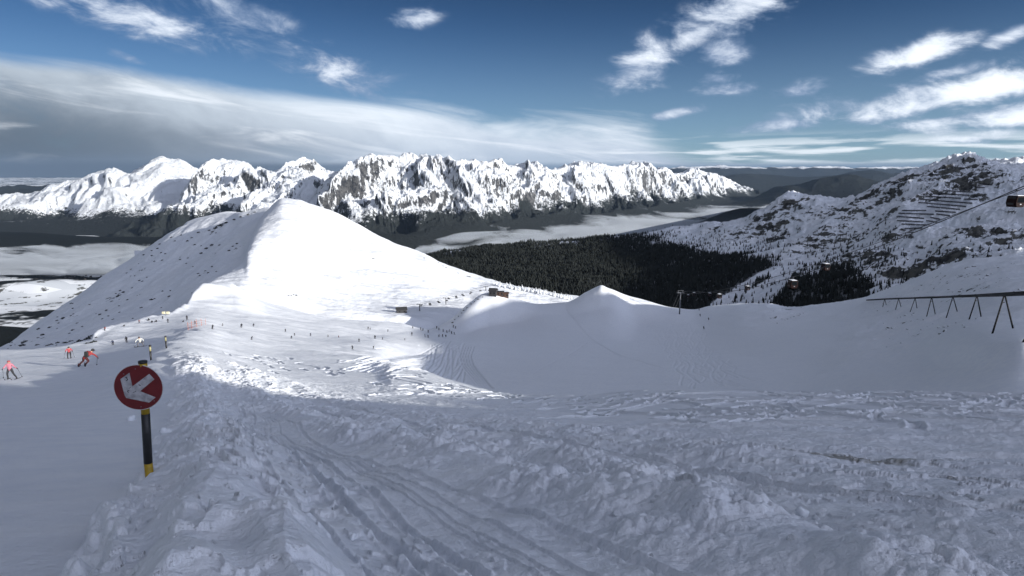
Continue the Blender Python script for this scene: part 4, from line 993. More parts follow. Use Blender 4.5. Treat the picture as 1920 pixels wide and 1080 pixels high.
# ------------------------------------------------------------------ the piste sign
def piste_sign():
    g = NG.hit(279, 888)
    base = Vector((g.x, g.y, g.z)); k = g.y
    top = P(267.5, 677, k); t = thing('piste_sign', 'round dark red sign with white arrow pointing down left, on black and yellow post', 'sign', base)
    def L(px, py): return P(px, py, k) - base
    def at(f): return (top - base) * f
    H = (top - base).length; R = 0.0068 * k
    foot = MB(); foot.tube([(0, 0, -0.5), at(0.10)], R, 20); pole = foot.build('post', M_yellow, t, True)
    b = MB(); b.tube([at(0.10), at(0.545)], R + 0.001, 20); b.build('black_band', M_black, pole, True)
    b = MB(); b.tube([at(0.545), at(0.985)], R, 20); b.build('yellow_band', M_yellow, pole, True)
    cpn = MB(); cpn.tube([at(0.985), at(1.0)], R * 1.05, 20); cpn.build('post_cap', M_black, pole, True)
    c = L(264.3, 723.5); rx = (P(308, 723, k) - P(220.5, 723, k)).length / 2; rz = rx * 1.0
    fwd = Vector((0.10, -1, 0.04)).normalized(); sx = Vector((0, 0, 1)).cross(fwd).normalized() * -1
    sx = Vector((fwd.y * -1, fwd.x, 0)).normalized(); up = fwd.cross(sx).normalized()
    if up.z < 0: up = -up
    if sx.x < 0: sx = -sx
    c = c + fwd * (R + 0.012)
    def disc(r, d0, d1, n=72):
        m = MB(); V = []
        for dd in (d0, d1):
            for i in range(n):
                a = i * 2 * PI / n; V.append(c + sx * math.cos(a) * r + up * math.sin(a) * r + fwd * dd)
        m.add(V, [tuple(range(n)), tuple(range(n, 2 * n))[::-1]] + [(i, (i + 1) % n, n + (i + 1) % n, n + i) for i in range(n)]); return m
    disc(rx, -0.006, 0.0).build('disc_rim', M_white, t)
    face = disc(rx * 0.972, 0.0, 0.003).build('disc_face', M_red, t)
    arrow = [(137, 235), (205, 193), (217, 287), (345, 205), (378, 243), (268, 322), (375, 368), (325, 403), (165, 365), (155, 345)]
    m = MB(); V = []
    for dd in (0.003, 0.0052):
        for (x, y) in arrow: V.append(c + sx * ((x - 258) / 177 * rx) + up * ((296 - y) / 152 * rx * 0.97) + fwd * dd)
    n = len(arrow); m.add(V, [tuple(range(n)), tuple(range(n, 2 * n))[::-1]] + [(i, (i + 1) % n, n + (i + 1) % n, n + i) for i in range(n)])
    ar = m.build('arrow', plain('worn_white_paint', (0.40, 0.39, 0.40), 0.55, var=0.3, scale=14), face)
    # worn letters left on the arrow
    for (x0, y0, x1, y1, w_) in [(178, 222, 190, 240, 5), (190, 240, 176, 248, 5), (172, 225, 186, 222, 4), (176, 318, 192, 314, 4), (180, 318, 184, 330, 4), (262, 276, 276, 284, 5), (215, 330, 240, 322, 3), (192, 300, 204, 292, 3), (300, 240, 312, 236, 3)]:
        s_ = MB(); a = Vector((x0, y0)); bb = Vector((x1, y1)); d = (bb - a).normalized(); q = Vector((-d.y, d.x)) * w_ / 2
        V = [c + sx * ((p.x - 258) / 177 * rx) + up * ((296 - p.y) / 152 * rx * .97) + fwd * 0.0062 for p in (a - q, bb - q, bb + q, a + q)]
        V += [v - fwd * 0.0008 for v in V]; s_.add(V, [(0, 1, 2, 3), (7, 6, 5, 4), (0, 4, 5, 1), (1, 5, 6, 2), (2, 6, 7, 3), (3, 7, 4, 0)])
        s_.build('scuff_mark', M_black, ar)
    for (x, y) in [(250, 168), (264, 430), (164, 200), (362, 392)]:
        p = c + sx * ((x - 258) / 177 * rx) + up * ((296 - y) / 152 * rx * .97)
        r_ = MB(); r_.tube([p + fwd * 0.002, p + fwd * 0.006], 0.006, 12); r_.build('rivet', M_galv, face)
    for sg in (-1, 1):
        br = MB(); br.box(c - fwd * (R * 0.9 + 0.012) + up * 0.12 * sg, (0.10, 0.02, 0.03)); br.build('bracket', M_galv, t)
    # collar of snow at the foot
piste_sign()

def marker(px, top_py, bot_py, label, wpx=4):
    g = NG.hit(px + 1, bot_py); tp = P(px - 1, top_py, g.y); h = tp - g; r = wpx / 2 / 1150 * g.y
    t = thing('marker_post', label, 'post', g)
    a = MB(); a.tube([(0, 0, -0.3), h * 0.60], r, 12); post = a.build('post', M_black, t, True)
    a = MB(); a.tube([h * 0.60, h * 0.90], r * 1.02, 12); a.build('pale_band', plain('pale_yellow', (0.30, 0.28, 0.14), 0.6), post, True)
    a = MB(); a.tube([h * 0.90, h], r * 1.3, 12); a.build('post_cap', M_black, post, True)
marker(282, 647, 675, 'short black and pale yellow marker post just beyond the round red sign', 3.5)
marker(311, 630, 653, 'pale and black marker post at the piste edge, the farther one behind the sign', 3)
def net():
    pts = [NG.hit(px, py) for px, py in [(353, 619), (360, 616), (369, 613), (378, 611), (386, 609)]]
    pts = [p for p in pts if p is not None]
    t = thing('safety_net', 'thin orange safety net on slim poles at the bend of the piste', 'net', pts[0])
    Mo = plain('orange_net', (0.45, 0.12, 0.05), 0.6)
    a = MB()
    for i in range(len(pts) - 1):
        for hh in (0.3, 0.8, 1.3): a.tube([pts[i] - pts[0] + Vector((0, 0, hh)), pts[i + 1] - pts[0] + Vector((0, 0, hh))], 0.02, 5)
    a.build('netting', Mo, t)
    for p in pts: b = MB(); b.tube([p - pts[0] - Vector((0, 0, .3)), p - pts[0] + Vector((0, 0, 1.8))], 0.035, 6); b.build('net_pole', Mo, t)
net()
for i, (px, py, lab) in enumerate([(307, 589, 'left one of two small cream padded boxes on the edge of the sunlit piste'), (315, 589, 'right one of two small cream padded boxes on the edge of the sunlit piste')]):
    g = NG.hit(px, py + 1); t = thing('padded_box', lab, 'box', g, group='padded boxes at the piste edge')
    a = MB(); a.box((0, 0, 0.75), (1.1, 0.6, 0.9)); o = bevel(a.build('pad', plain('cream_canvas', (0.62, 0.58, 0.40), 0.8), t), 0.08)
    for sx_ in (-.35, .35): a = MB(); a.tube([(sx_, 0, -.3), (sx_, 0, .4)], 0.05, 6); a.build('leg', M_steel, t)

# lumps of snow thrown up beside the sign
def clump(px, py, wpx, lab):
    g = NG.hit(px, py); r = wpx / 2 / 1150 * g.y; rs = random.Random(int(px))
    m = MB(); n1, n2 = 14, 9; V = []
    for j in range(n2 + 1):
        for i in range(n1):
            a = i * 2 * PI / n1; b = -PI / 2 + j * PI / n2; d = Vector((math.cos(a) * math.cos(b), math.sin(a) * math.cos(b), math.sin(b)))
            k = 1 + 0.22 * math.sin(3 * d.x + px) + 0.18 * math.sin(5 * d.y + 2 * px) + 0.12 * math.sin(7 * d.z + px + 4 * d.x)
            V.append(d * r * k)
    F = [(j * n1 + i, j * n1 + (i + 1) % n1, (j + 1) * n1 + (i + 1) % n1, (j + 1) * n1 + i) for j in range(n2) for i in range(n1)]
    m.add([Vector((v.x, v.y, v.z * 0.8 + r * 0.35)) for v in V], F); o = m.build('snow_clump', M_snowy, None, True); o.location = g
    tag(o, lab, 'snow', 'loose lumps of snow around the sign')
clump(312, 812, 20, 'largest loose lump of snow, close to the right of the sign post')
clump(247, 788, 15, 'loose lump of snow at the left of the black part of the sign post')
clump(294, 848, 8, 'small loose lump of snow low at the right of the sign post')
clump(304, 857, 12, 'pointed loose lump of snow low at the right of the sign post')
clump(660, 1010, 16, 'small loose lump of snow beside the rut in the foreground')
clump(1505, 965, 24, 'oval lump of snow below the first brown dirt patch')

# angular chunks strewn over the churned snow
def chunk_mesh(seed):
    r_ = rock_mesh(seed, M_snowy); return r_
def chunks():
    ms = [chunk_mesh(40 + i) for i in range(6)]; rr = random.Random(9); n_ = 0
    while n_ < 170:
        v = rr.choice([rr.gauss(0.2, .7), rr.gauss(3.0, .5), rr.gauss(4.4, .5), rr.uniform(1, 8)]); t_ = rr.uniform(1.5, 20) ** 1.0
        x = .88 * v - .47 * t_; y = .47 * v + .88 * t_
        if y < 3.0 or y > 17 or v < -.5: continue
        g = Vector((x, y, NG.z(x, y))); r = rr.uniform(.008, .034) * (1.0 + y * .05)
        o = D.objects.new('snow_chunk', ms[n_ % 6]); C.objects.link(o); o.location = g; o.scale = (r * rr.uniform(.8, 1.4), r, r * rr.uniform(.6, 1.1)); o.rotation_euler = (rr.uniform(-.6, .6), rr.uniform(-.6, .6), rr.uniform(0, 6))
        tag(o, 'small broken chunk of snow lying on the churned snow of the foreground', 'snow', 'broken snow chunks in the foreground'); n_ += 1

# ------------------------------------------------------------------ people
J = {}  # pose tables: joint -> (x right, y forward, z up) for a 1.72 m figure
def pose_table(kind):
    if kind == 'stand':
        return dict(pel=(0, 0, .93), sp1=(0, .02, 1.12), sp2=(0, .04, 1.32), nk=(0, .05, 1.45), hd=(0, .09, 1.58), ht=(0, .08, 1.68),
                    hl=(-.11, 0, .90), kl=(-.14, .10, .50), al=(-.15, .0, .10), fl=(-.15, .16, .05), hr=(.11, 0, .90), kr=(.15, .08, .50), ar=(.16, -.03, .10), fr=(.16, .13, .05),
                    sl=(-.19, .04, 1.38), el=(-.30, .06, 1.12), wl=(-.32, .26, .98), sr=(.19, .04, 1.38), er=(.31, .05, 1.12), wr=(.33, .25, .99))
    if kind == 'glide':   # knees bent, leaning forward
        return dict(pel=(0, -.12, .78), sp1=(0, -.02, .95), sp2=(0, .10, 1.12), nk=(0, .19, 1.23), hd=(0, .27, 1.35), ht=(0, .27, 1.45),
                    hl=(-.11, -.10, .76), kl=(-.15, .17, .45), al=(-.15, .0, .10), fl=(-.15, .16, .05), hr=(.11, -.10, .76), kr=(.15, .17, .45), ar=(.15, .0, .10), fr=(.15, .16, .05),
                    sl=(-.19, .14, 1.17), el=(-.33, .22, .95), wl=(-.34, .44, .90), sr=(.19, .14, 1.17), er=(.33, .22, .95), wr=(.34, .44, .90))
    if kind == 'wedge':   # left-most walker: legs apart, arms out
        return dict(pel=(.04, 0, .84), sp1=(.05, .04, 1.02), sp2=(.05, .08, 1.20), nk=(.05, .10, 1.33), hd=(.05, .14, 1.46), ht=(.05, .13, 1.56),
                    hl=(-.07, 0, .81), kl=(-.22, .08, .48), al=(-.42, -.02, .10), fl=(-.44, .14, .05), hr=(.15, 0, .81), kr=(.19, .10, .46), ar=(.18, -.02, .10), fr=(.18, .14, .05),
                    sl=(-.13, .08, 1.26), el=(-.32, .12, 1.04), wl=(-.52, .22, .92), sr=(.23, .08, 1.26), er=(.38, .12, 1.04), wr=(.42, .26, .94))
    if kind == 'carve':   # deep turn, body leaning to the right of the picture
        return dict(pel=(.05, -.05, .66), sp1=(.16, .04, .82), sp2=(.30, .13, .96), nk=(.40, .18, 1.05), hd=(.50, .22, 1.14), ht=(.56, .22, 1.22),
                    hl=(-.06, -.04, .64), kl=(-.18, .16, .42), al=(-.50, .02, .10), fl=(-.54, .16, .05), hr=(.14, -.06, .62), kr=(.16, .20, .36), ar=(-.06, .04, .10), fr=(-.08, .20, .05),
                    sl=(.14, .16, 1.08), el=(-.02, .26, .92), wl=(-.12, .38, .78), sr=(.46, .14, .92), er=(.62, .24, .78), wr=(.72, .34, .58))
    if kind == 'board':   # snowboarder, knees bent, feet apart across the slope
        return dict(pel=(0, -.16, .58), sp1=(0, -.08, .76), sp2=(-.02, .04, .94), nk=(-.02, .10, 1.05), hd=(-.02, .16, 1.16), ht=(-.02, .16, 1.26),
                    hl=(-.12, -.15, .56), kl=(-.30, .10, .42), al=(-.30, -.02, .12), fl=(-.32, .12, .08), hr=(.12, -.15, .56), kr=(.30, .10, .42), ar=(.30, -.02, .12), fr=(.32, .12, .08),
                    sl=(-.21, .06, .99), el=(-.42, .10, .86), wl=(-.50, .24, .66), sr=(.17, .06, .99), er=(.38, .10, .84), wr=(.46, .22, .64))
    if kind == 'sit':
        return dict(pel=(0, -.1, .18), sp1=(0, -.10, .36), sp2=(0, -.04, .54), nk=(0, 0, .66), hd=(0, .05, .78), ht=(0, .05, .88),
                    hl=(-.11, -.05, .18), kl=(-.16, .32, .42), al=(-.16, .60, .10), fl=(-.16, .70, .18), hr=(.11, -.05, .18), kr=(.16, .32, .42), ar=(.16, .60, .10), fr=(.16, .70, .18),
                    sl=(-.19, -.02, .59), el=(-.30, -.14, .36), wl=(-.32, -.05, .16), sr=(.19, -.02, .59), er=(.30, .08, .40), wr=(.20, .28, .42))
RAD = dict(pel=.165, sp1=.155, sp2=.165, nk=.062, hd=.098, ht=.075, h=.105, k=.075, a=.058, f=.055, s=.078, e=.055, w=.042)
def body_mesh(kind, fingers=False, sub=1):
    T = pose_table(kind)
    names = list(T); V = [Vector(T[n]) for n in names]; R = []
    for n in names: R.append(RAD[n] if n in RAD else RAD[n[0]])
    E = [('pel', 'sp1'), ('sp1', 'sp2'), ('sp2', 'nk'), ('nk', 'hd'), ('hd', 'ht')]
    for s_ in 'lr': E += [('pel', 'h' + s_), ('h' + s_, 'k' + s_), ('k' + s_, 'a' + s_), ('a' + s_, 'f' + s_), ('sp2', 's' + s_), ('s' + s_, 'e' + s_), ('e' + s_, 'w' + s_)]
    E = [(names.index(a), names.index(b)) for a, b in E]
    if fingers:
        for s_, sg in (('l', -1), ('r', 1)):
            wi = names.index('w' + s_); wv = V[wi]; d = (wv - Vector(T['e' + s_])).normalized(); side = d.cross(Vector((0, 0, 1))).normalized(); dn = d.cross(side).normalized()
            if dn.z > 0: dn = -dn
            V.append(wv + d * .07); R.append(.036); pi = len(V) - 1; E.append((wi, pi)); names.append('w')
            for q, ln in zip((-1.5, -.5, .5, 1.5), (.075, .088, .082, .064)):
                V.append(V[pi] + side * q * .020 + d * ln * .45); R.append(.011); E.append((pi, len(V) - 1)); names.append('w')
                V.append(V[-1] + d * ln * .15 + dn * ln * .5); R.append(.009); E.append((len(V) - 2, len(V) - 1)); names.append('w')
            V.append(V[pi] - side * sg * .040 - d * .02 + dn * .012); R.append(.012); E.append((pi, len(V) - 1)); names.append('w')
            V.append(V[-1] + d * .035 + dn * .025); R.append(.010); E.append((len(V) - 2, len(V) - 1)); names.append('w')
    me = D.meshes.new('person'); me.from_pydata(V, E, [])
    o = D.objects.new('tmp', me); C.objects.link(o)
    md = o.modifiers.new('skin', 'SKIN'); md.use_smooth_shade = True
    for i, sv in enumerate(me.skin_vertices[0].data): sv.radius = (R[i], R[i] * (0.78 if names[i] in ('pel', 'sp1', 'sp2') else 1.0)); sv.use_root = (i == 0)
    ss_ = o.modifiers.new('sub', 'SUBSURF'); ss_.levels = sub; ss_.render_levels = sub
    dg = bpy.context.evaluated_depsgraph_get(); ev = o.evaluated_get(dg); out = D.meshes.new_from_object(ev); out.name = 'person'
    D.objects.remove(o); D.meshes.remove(me)
    # clothing by nearest limb: 0 jacket 1 trousers 2 skin/face 3 gloves and boots
    segs = []
    def S_(a, b, mi): segs.append((Vector(T[a]), Vector(T[b]), mi))
    S_('pel', 'sp1', 0); S_('sp1', 'sp2', 0); S_('sp2', 'nk', 0); S_('nk', 'hd', 2); S_('hd', 'ht', 2)
    for s_ in 'lr': S_('sp2', 's' + s_, 0); S_('s' + s_, 'e' + s_, 0); S_('e' + s_, 'w' + s_, 0); S_('h' + s_, 'k' + s_, 1); S_('k' + s_, 'a' + s_, 1); S_('a' + s_, 'f' + s_, 3)
    for s_ in 'lr': segs.append((Vector(T['w' + s_]), Vector(T['w' + s_]) + (Vector(T['w' + s_]) - Vector(T['e' + s_])).normalized() * .16, 3))
    mi = []
    for p in out.polygons:
        c = p.center; best = 1e9; bi = 0
        for a, b, m_ in segs:
            ab = b - a; t_ = max(0, min(1, (c - a).dot(ab) / (ab.length_squared + 1e-9))); d_ = (c - a - ab * t_).length
            if d_ < best: best = d_; bi = m_
        mi.append(bi)
    out.polygons.foreach_set('material_index', mi); out.polygons.foreach_set('use_smooth', [True] * len(mi))
    return out, T
_mc = {}
def cloth(col):
    if col not in _mc: _mc[col] = plain('cloth', col, 0.75, var=0.18, scale=12)
    return _mc[col]
def person(kind, loc, rz, scale, jacket, trousers, label, helmet=(0.02, 0.02, 0.02), skis=True, board=False, near=False, poles=True, lean=0.0, group=None, backpack=None, tilt=0.0):
    me, T = body_mesh(kind, near, 2 if near else 1)
    for c_ in (jacket, trousers): me.materials.append(cloth(c_))
    me.materials.append(M_skin); me.materials.append(cloth((0.02, 0.02, 0.022)))
    o = D.objects.new('person', me); C.objects.link(o); tag(o, label, 'person', group)
    h = Vector(T['hd']); ax = (Vector(T['ht']) - Vector(T['nk'])).normalized()
    # helmet: cap over the top and back of the head
    m = MB(); n1, n2 = 16, 7; V = []
    q = Vector((0, 0, 1)).rotation_difference((ax + Vector((0, -.25, 0))).normalized())
    for j in range(n2 + 1):
        for i in range(n1):
            a = i * 2 * PI / n1; b = j / n2 * 1.75
            V.append(h + Vector((0, 0, .02)) + q @ Vector((math.cos(a) * math.sin(b) * .118, math.sin(a) * math.sin(b) * .138, math.cos(b) * .125)))
    F = [(j * n1 + i, (j + 1) * n1 + i, (j + 1) * n1 + (i + 1) % n1, j * n1 + (i + 1) % n1) for j in range(n2) for i in range(n1)]
    m.add(V, F); hm = m.build('helmet', cloth(helmet), o, True)
    if near:
        g = MB(); f_ = h + Vector((0, .095, .015)); g.box(f_, (.15, .05, .062)); gg = bevel(g.build('goggles', M_glass, o), 0.02, 3)
        nz = MB(); nz.box(h + Vector((0, .112, -.03)), (.024, .03, .035)); bevel(nz.build('nose', M_skin, o), 0.008)
        mo = MB(); mo.box(h + Vector((0, .093, -.065)), (.045, .012, .010)); mo.build('mouth', plain('lips', (0.30, 0.10, 0.09), 0.6), o)
    def ski(c, ang, name='ski', ln=1.62, w_=.085):
        m = MB(); d = Vector((math.sin(ang), math.cos(ang), 0)); s_ = Vector((d.y, -d.x, 0)); V = []; N_ = 12
        for i in range(N_ + 1):
            y = -ln * .45 + ln * i / N_; up_ = 0.16 * max(0, (i - N_ * .82) / (N_ * .18)) ** 2; ww = w_ * (1.0 if 0 < i < N_ else .4)
            for zz in (0.0, .022):
                V += [Vector(c) + d * y - s_ * ww / 2 + Vector((0, 0, up_ + zz)), Vector(c) + d * y + s_ * ww / 2 + Vector((0, 0, up_ + zz))]
        F = []
        for i in range(N_):
            a = i * 4; b = a + 4; F += [(a, a + 1, b + 1, b), (a + 2, b + 2, b + 3, a + 3), (a, b, b + 2, a + 2), (a + 1, a + 3, b + 3, b + 1)]
        F += [(0, 2, 3, 1), (4 * N_, 4 * N_ + 1, 4 * N_ + 3, 4 * N_ + 2)]
        m.add(V, F); return m.build(name, cloth((0.03, 0.03, 0.04)), o)
    if board:
        m = MB(); c = (Vector(T['al']) + Vector(T['ar'])) / 2
        V = []; N_ = 16
        for i in range(N_ + 1):
            x = -.78 + 1.56 * i / N_; e = max(0, abs(x) - .58) / .20; ww = .27 * math.sqrt(max(0.02, 1 - e * e)); up_ = .10 * e * e
            for zz in (.0, .02): V += [Vector((x, c.y + .05 - ww / 2, .02 + up_ + zz)), Vector((x, c.y + .05 + ww / 2, .02 + up_ + zz))]
        F = []
        for i in range(N_):
            a = i * 4; b = a + 4; F += [(a, b, b + 1, a + 1), (a + 2, a + 3, b + 3, b + 2), (a, a + 2, b + 2, b), (a + 1, b + 1, b + 3, a + 3)]
        F += [(0, 1, 3, 2), (4 * N_, 4 * N_ + 2, 4 * N_ + 3, 4 * N_ + 1)]
        m.add(V, F); m.build('snowboard', cloth((0.02, 0.02, 0.025)), o)
    elif skis:
        for s_, sg in (('l', -1), ('r', 1)):
            a = Vector(T['a' + s_]); ski((a.x, a.y + .06, .0), -sg * 0.10 if kind != 'carve' else -0.5)
    if poles and not board:
        for s_, sg in (('l', -1), ('r', 1)):
            wv = Vector(T['w' + s_]); tip = Vector((wv.x + sg * .18, wv.y - .55, .05)); m = MB(); m.tube([wv + Vector((0, .02, .10)), tip], .011, 6); m.tube([wv + (tip - wv) * .90, wv + (tip - wv) * .92], .045, 8); m.build('ski_pole', M_steel, o)
    if backpack:
        m = MB(); c = (Vector(T['sp1']) + Vector(T['sp2'])) / 2; m.box(c + Vector((-.04, -.17, .02)), (.30, .18, .44), taper=.8); bevel(m.build('backpack', cloth(backpack), o), .05, 3)
    o.location = loc; o.scale = (scale,) * 3; o.rotation_euler = (0, tilt, rz)
    return o
def sloped(o, land, d=1.0):
    """tip a figure so that its skis lie along the snow"""
    x, y = o.location.x, o.location.y
    gx = (land.z(x + d, y) - land.z(x - d, y)) / (2 * d); gy = (land.z(x, y + d) - land.z(x, y - d)) / (2 * d)
    gx = max(-.5, min(.5, gx)); gy = max(-.5, min(.5, gy))
    n = Vector((-gx, -gy, 1)).normalized(); q = Vector((0, 0, 1)).rotation_difference(n)
    e = q.slerp(Matrix.Identity(3).to_quaternion(), 0.35) @ Matrix.Rotation(o.rotation_euler.z, 3, 'Z').to_quaternion()
    o.rotation_euler = e.to_euler()
def hpx(px, py, hp, H): g = NG.hit(px, py); return g, hp / 1150.0 * math.hypot(g.y, g.z) / H
g, s_ = hpx(20, 711, 36, 1.62)
sloped(person('wedge', g, math.radians(200), s_, (0.42, 0.15, 0.20), (0.015, 0.016, 0.02), 'skier in a pink jacket and black trousers with arms out, at the far left edge', (0.30, 0.06, 0.07), near=True), NG)
g, s_ = hpx(160, 687, 31, 1.25)
sloped(person('carve', g, math.radians(8), s_, (0.22, 0.018, 0.018), (0.06, 0.010, 0.010), 'skier in red with a black backpack leaning deep into a turn', (0.015, 0.015, 0.015), near=True, backpack=(0.012, 0.013, 0.014)), NG)
g, s_ = hpx(130, 672, 22, 1.45)
sloped(person('glide', g, math.radians(215), s_, (0.38, 0.06, 0.07), (0.02, 0.02, 0.025), 'skier in a coral red jacket and black trousers, left of the leaning skier', (0.02, 0.02, 0.02), near=True), NG)
g, s_ = hpx(264, 650, 19, 1.26)
sloped(person('board', g, math.radians(190), s_, (0.60, 0.60, 0.56), (0.10, 0.10, 0.11), 'snowboarder in a white jacket crouching on the board near the sunlit edge', (0.03, 0.03, 0.03), board=True, near=True), NG)

# small skiers: a few template meshes, copied
def tiny(kind, dark, skis=True):
    me, T = body_mesh(kind, False, 0)
    m = MB()
    m.v = [tuple(v.co) for v in me.vertices]; m.f = [tuple(p.vertices) for p in me.polygons]; m.mi = [p.material_index for p in me.polygons]
    h = Vector(T['hd']); m.box(h + Vector((0, 0, .05)), (.2, .22, .16), 3, taper=.7)
    if skis:
        for s_ in 'lr':
            a = Vector(T['a' + s_]); m.box((a.x, a.y + .1, .015), (.09, 1.6, .03), 3); wv = Vector(T['w' + s_]); m.tube([wv, (wv.x * 1.4, wv.y - .5, .04)], .015, 4, 3)
    mm = m.mesh('person', True)
    mm.materials.append(cloth(dark)); mm.materials.append(cloth((0.02, 0.02, 0.025))); mm.materials.append(cloth((0.05, 0.04, 0.04))); mm.materials.append(cloth((0.015, 0.015, 0.018)))
    D.meshes.remove(me); return mm
K = [tiny('glide', (0.02, 0.022, 0.03)), tiny('stand', (0.02, 0.02, 0.025)), tiny('glide', (0.03, 0.04, 0.09)), tiny('sit', (0.02, 0.02, 0.025), False), tiny('stand', (0.30, 0.05, 0.04)), tiny('glide', (0.30, 0.30, 0.30))]
SK = [  # px, py of the feet, height px, template, facing, label
 (212, 647, 10, 2, 200, 'small skier in navy blue on the shaded piste, left of the white snowboarder'),
 (238, 642, 12, 1, 180, 'small skier in black standing where the shaded piste meets the sunlit strip'),
 (196, 620, 8, 4, 180, 'person in pale red stooping on the far lip of the sunlit strip'),
 (233, 612, 4, 3, 90, 'dark figure sitting low on the sunlit strip, nearest to the stooping person in pale red'),
 (261, 606, 7, 4, 160, 'skier in reddish clothes on the skyline of the sunlit strip'),
 (279, 601, 5, 3, 180, 'upper of three dark figures sitting close together on the sunlit strip'),
 (285, 605, 5, 3, 200, 'lower left of three dark figures sitting close together on the sunlit strip'),
 (293, 604, 5, 3, 150, 'lower right of three dark figures sitting close together on the sunlit strip'),
 (305, 598, 5, 1, 180, 'small dark skier directly below the two cream padded boxes'),
 (315, 605, 8, 1, 190, 'small black skier standing upright below and right of the cream padded boxes'),
 (344, 604, 4, 3, 80, 'dark figure sitting beside the taller black skier near the bend of the piste'),
 (351, 600, 9, 1, 180, 'tall black skier standing near the bend of the piste'),
 (366, 607, 6, 0, 150, 'greyish small skier just right of the tall black one at the bend'),
 (398, 617, 9, 1, 170, 'black upright skier alone right of the orange safety net'),
 (417, 611, 3, 5, 170, 'faint grey skier above the rough sunlit snow'),
 (452, 614, 8, 0, 200, 'small dark skier bending forward, left one of a pair on the open sunlit piste'),
 (475, 612, 6, 0, 200, 'small dark skier bending forward, right one of a pair on the open sunlit piste'),
 (471, 637, 6, 0, 240, 'crouching dark skier lowest on the left part of the open sunlit piste'),
 (535, 622, 6, 0, 160, 'upper left skier of a loose cluster of four on the middle of the sunlit piste'),
 (552, 629, 5, 0, 170, 'third skier of a loose cluster of four on the middle of the sunlit piste'),
 (546, 635, 6, 0, 210, 'lowest skier of a loose cluster of four on the middle of the sunlit piste'),
 (582, 630, 6, 2, 170, 'rightmost skier of a loose cluster of four on the middle of the sunlit piste'),
 (615, 632, 5, 5, 170, 'greyish skier between the cluster of four and the pair below the crest'),
 (635, 633, 4, 4, 170, 'faint reddish skier in the middle of the sunlit piste'),
 (673, 641, 7, 1, 180, 'upright dark skier left of the two standing side by side on the lower piste'),
 (703, 635, 7, 0, 180, 'left of two dark skiers side by side on the lower sunlit piste'),
 (717, 637, 5, 1, 180, 'right of two dark skiers side by side on the lower sunlit piste'),
 (690, 617, 5, 0, 180, 'left skier of two touching each other just under the crest of the lower piste'),
 (694, 618, 4, 0, 160, 'right skier of two touching each other just under the crest of the lower piste'),
 (727, 622, 5, 1, 180, 'single dark skier under the crest, nearest to the shaded dip'),
 (661, 655, 8, 0, 150, 'larger dark skier low on the piste, above the fan of tracks'),
 (700, 654, 6, 1, 180, 'dark skier low on the piste, right of the larger one above the fan of tracks'),
 (772, 629, 7, 1, 180, 'dark skier alone at the near end of the shaded gathering place'),
 (759, 638, 4, 0, 130, 'dark skier crossing from the sun into the shade of the bowl'),
 (1313, 593, 5, 1, 180, 'middle one of the dark skiers coming down right of the lift tower'),
 (1329, 600, 5, 1, 180, 'rightmost of the dark skiers right of the lift tower'),
 (1320, 617, 6, 1, 180, 'lowest of the dark skiers right of the lift tower'),
 (1311, 582, 4, 1, 180, 'uppermost of the dark skiers right of the lift tower')]
for px, py, hp, k, fz, lab in SK:
    g = NG.hit(px, py, 90)
    if g is None: continue
    o = D.objects.new('person', K[k]); C.objects.link(o); o.location = g
    H = {0: 1.45, 1: 1.7, 2: 1.45, 3: .95, 4: 1.7, 5: 1.45}[k]; s_ = max(0.6, min(1.4, hp / 1150.0 * g.y / H)); o.scale = (s_,) * 3
    o.rotation_euler = (0, 0, math.radians(fz)); sloped(o, NG); tag(o, lab, 'person', 'small skiers spread over the slopes')
for px, py, k in [(797, 632, 1), (803, 633, 0), (823, 632, 0), (830, 632, 1), (836, 632, 0), (789, 619, 1), (793, 620, 0), (803, 624, 1), (774, 616, 0), (811, 614, 1), (818, 613, 0), (819, 616, 1), (823, 619, 0), (831, 622, 1), (838, 624, 1), (842, 622, 0), (847, 626, 1), (852, 627, 0), (850, 614, 1), (854, 616, 0), (772, 607, 3), (790, 609, 3)]:
    g = NG.hit(px, py, 150)
    if g is None: continue
    if g.y > 700: g = HG.hit(px, py)
    o = D.objects.new('person', K[k]); C.objects.link(o); o.location = g; s_ = 1.15; o.scale = (s_,) * 3; o.rotation_euler = (0, 0, random.uniform(0, 6))
    tag(o, 'tiny dark skier in the crowd in the shade at the foot of the mound', 'person', 'crowd of skiers waiting in the shade')

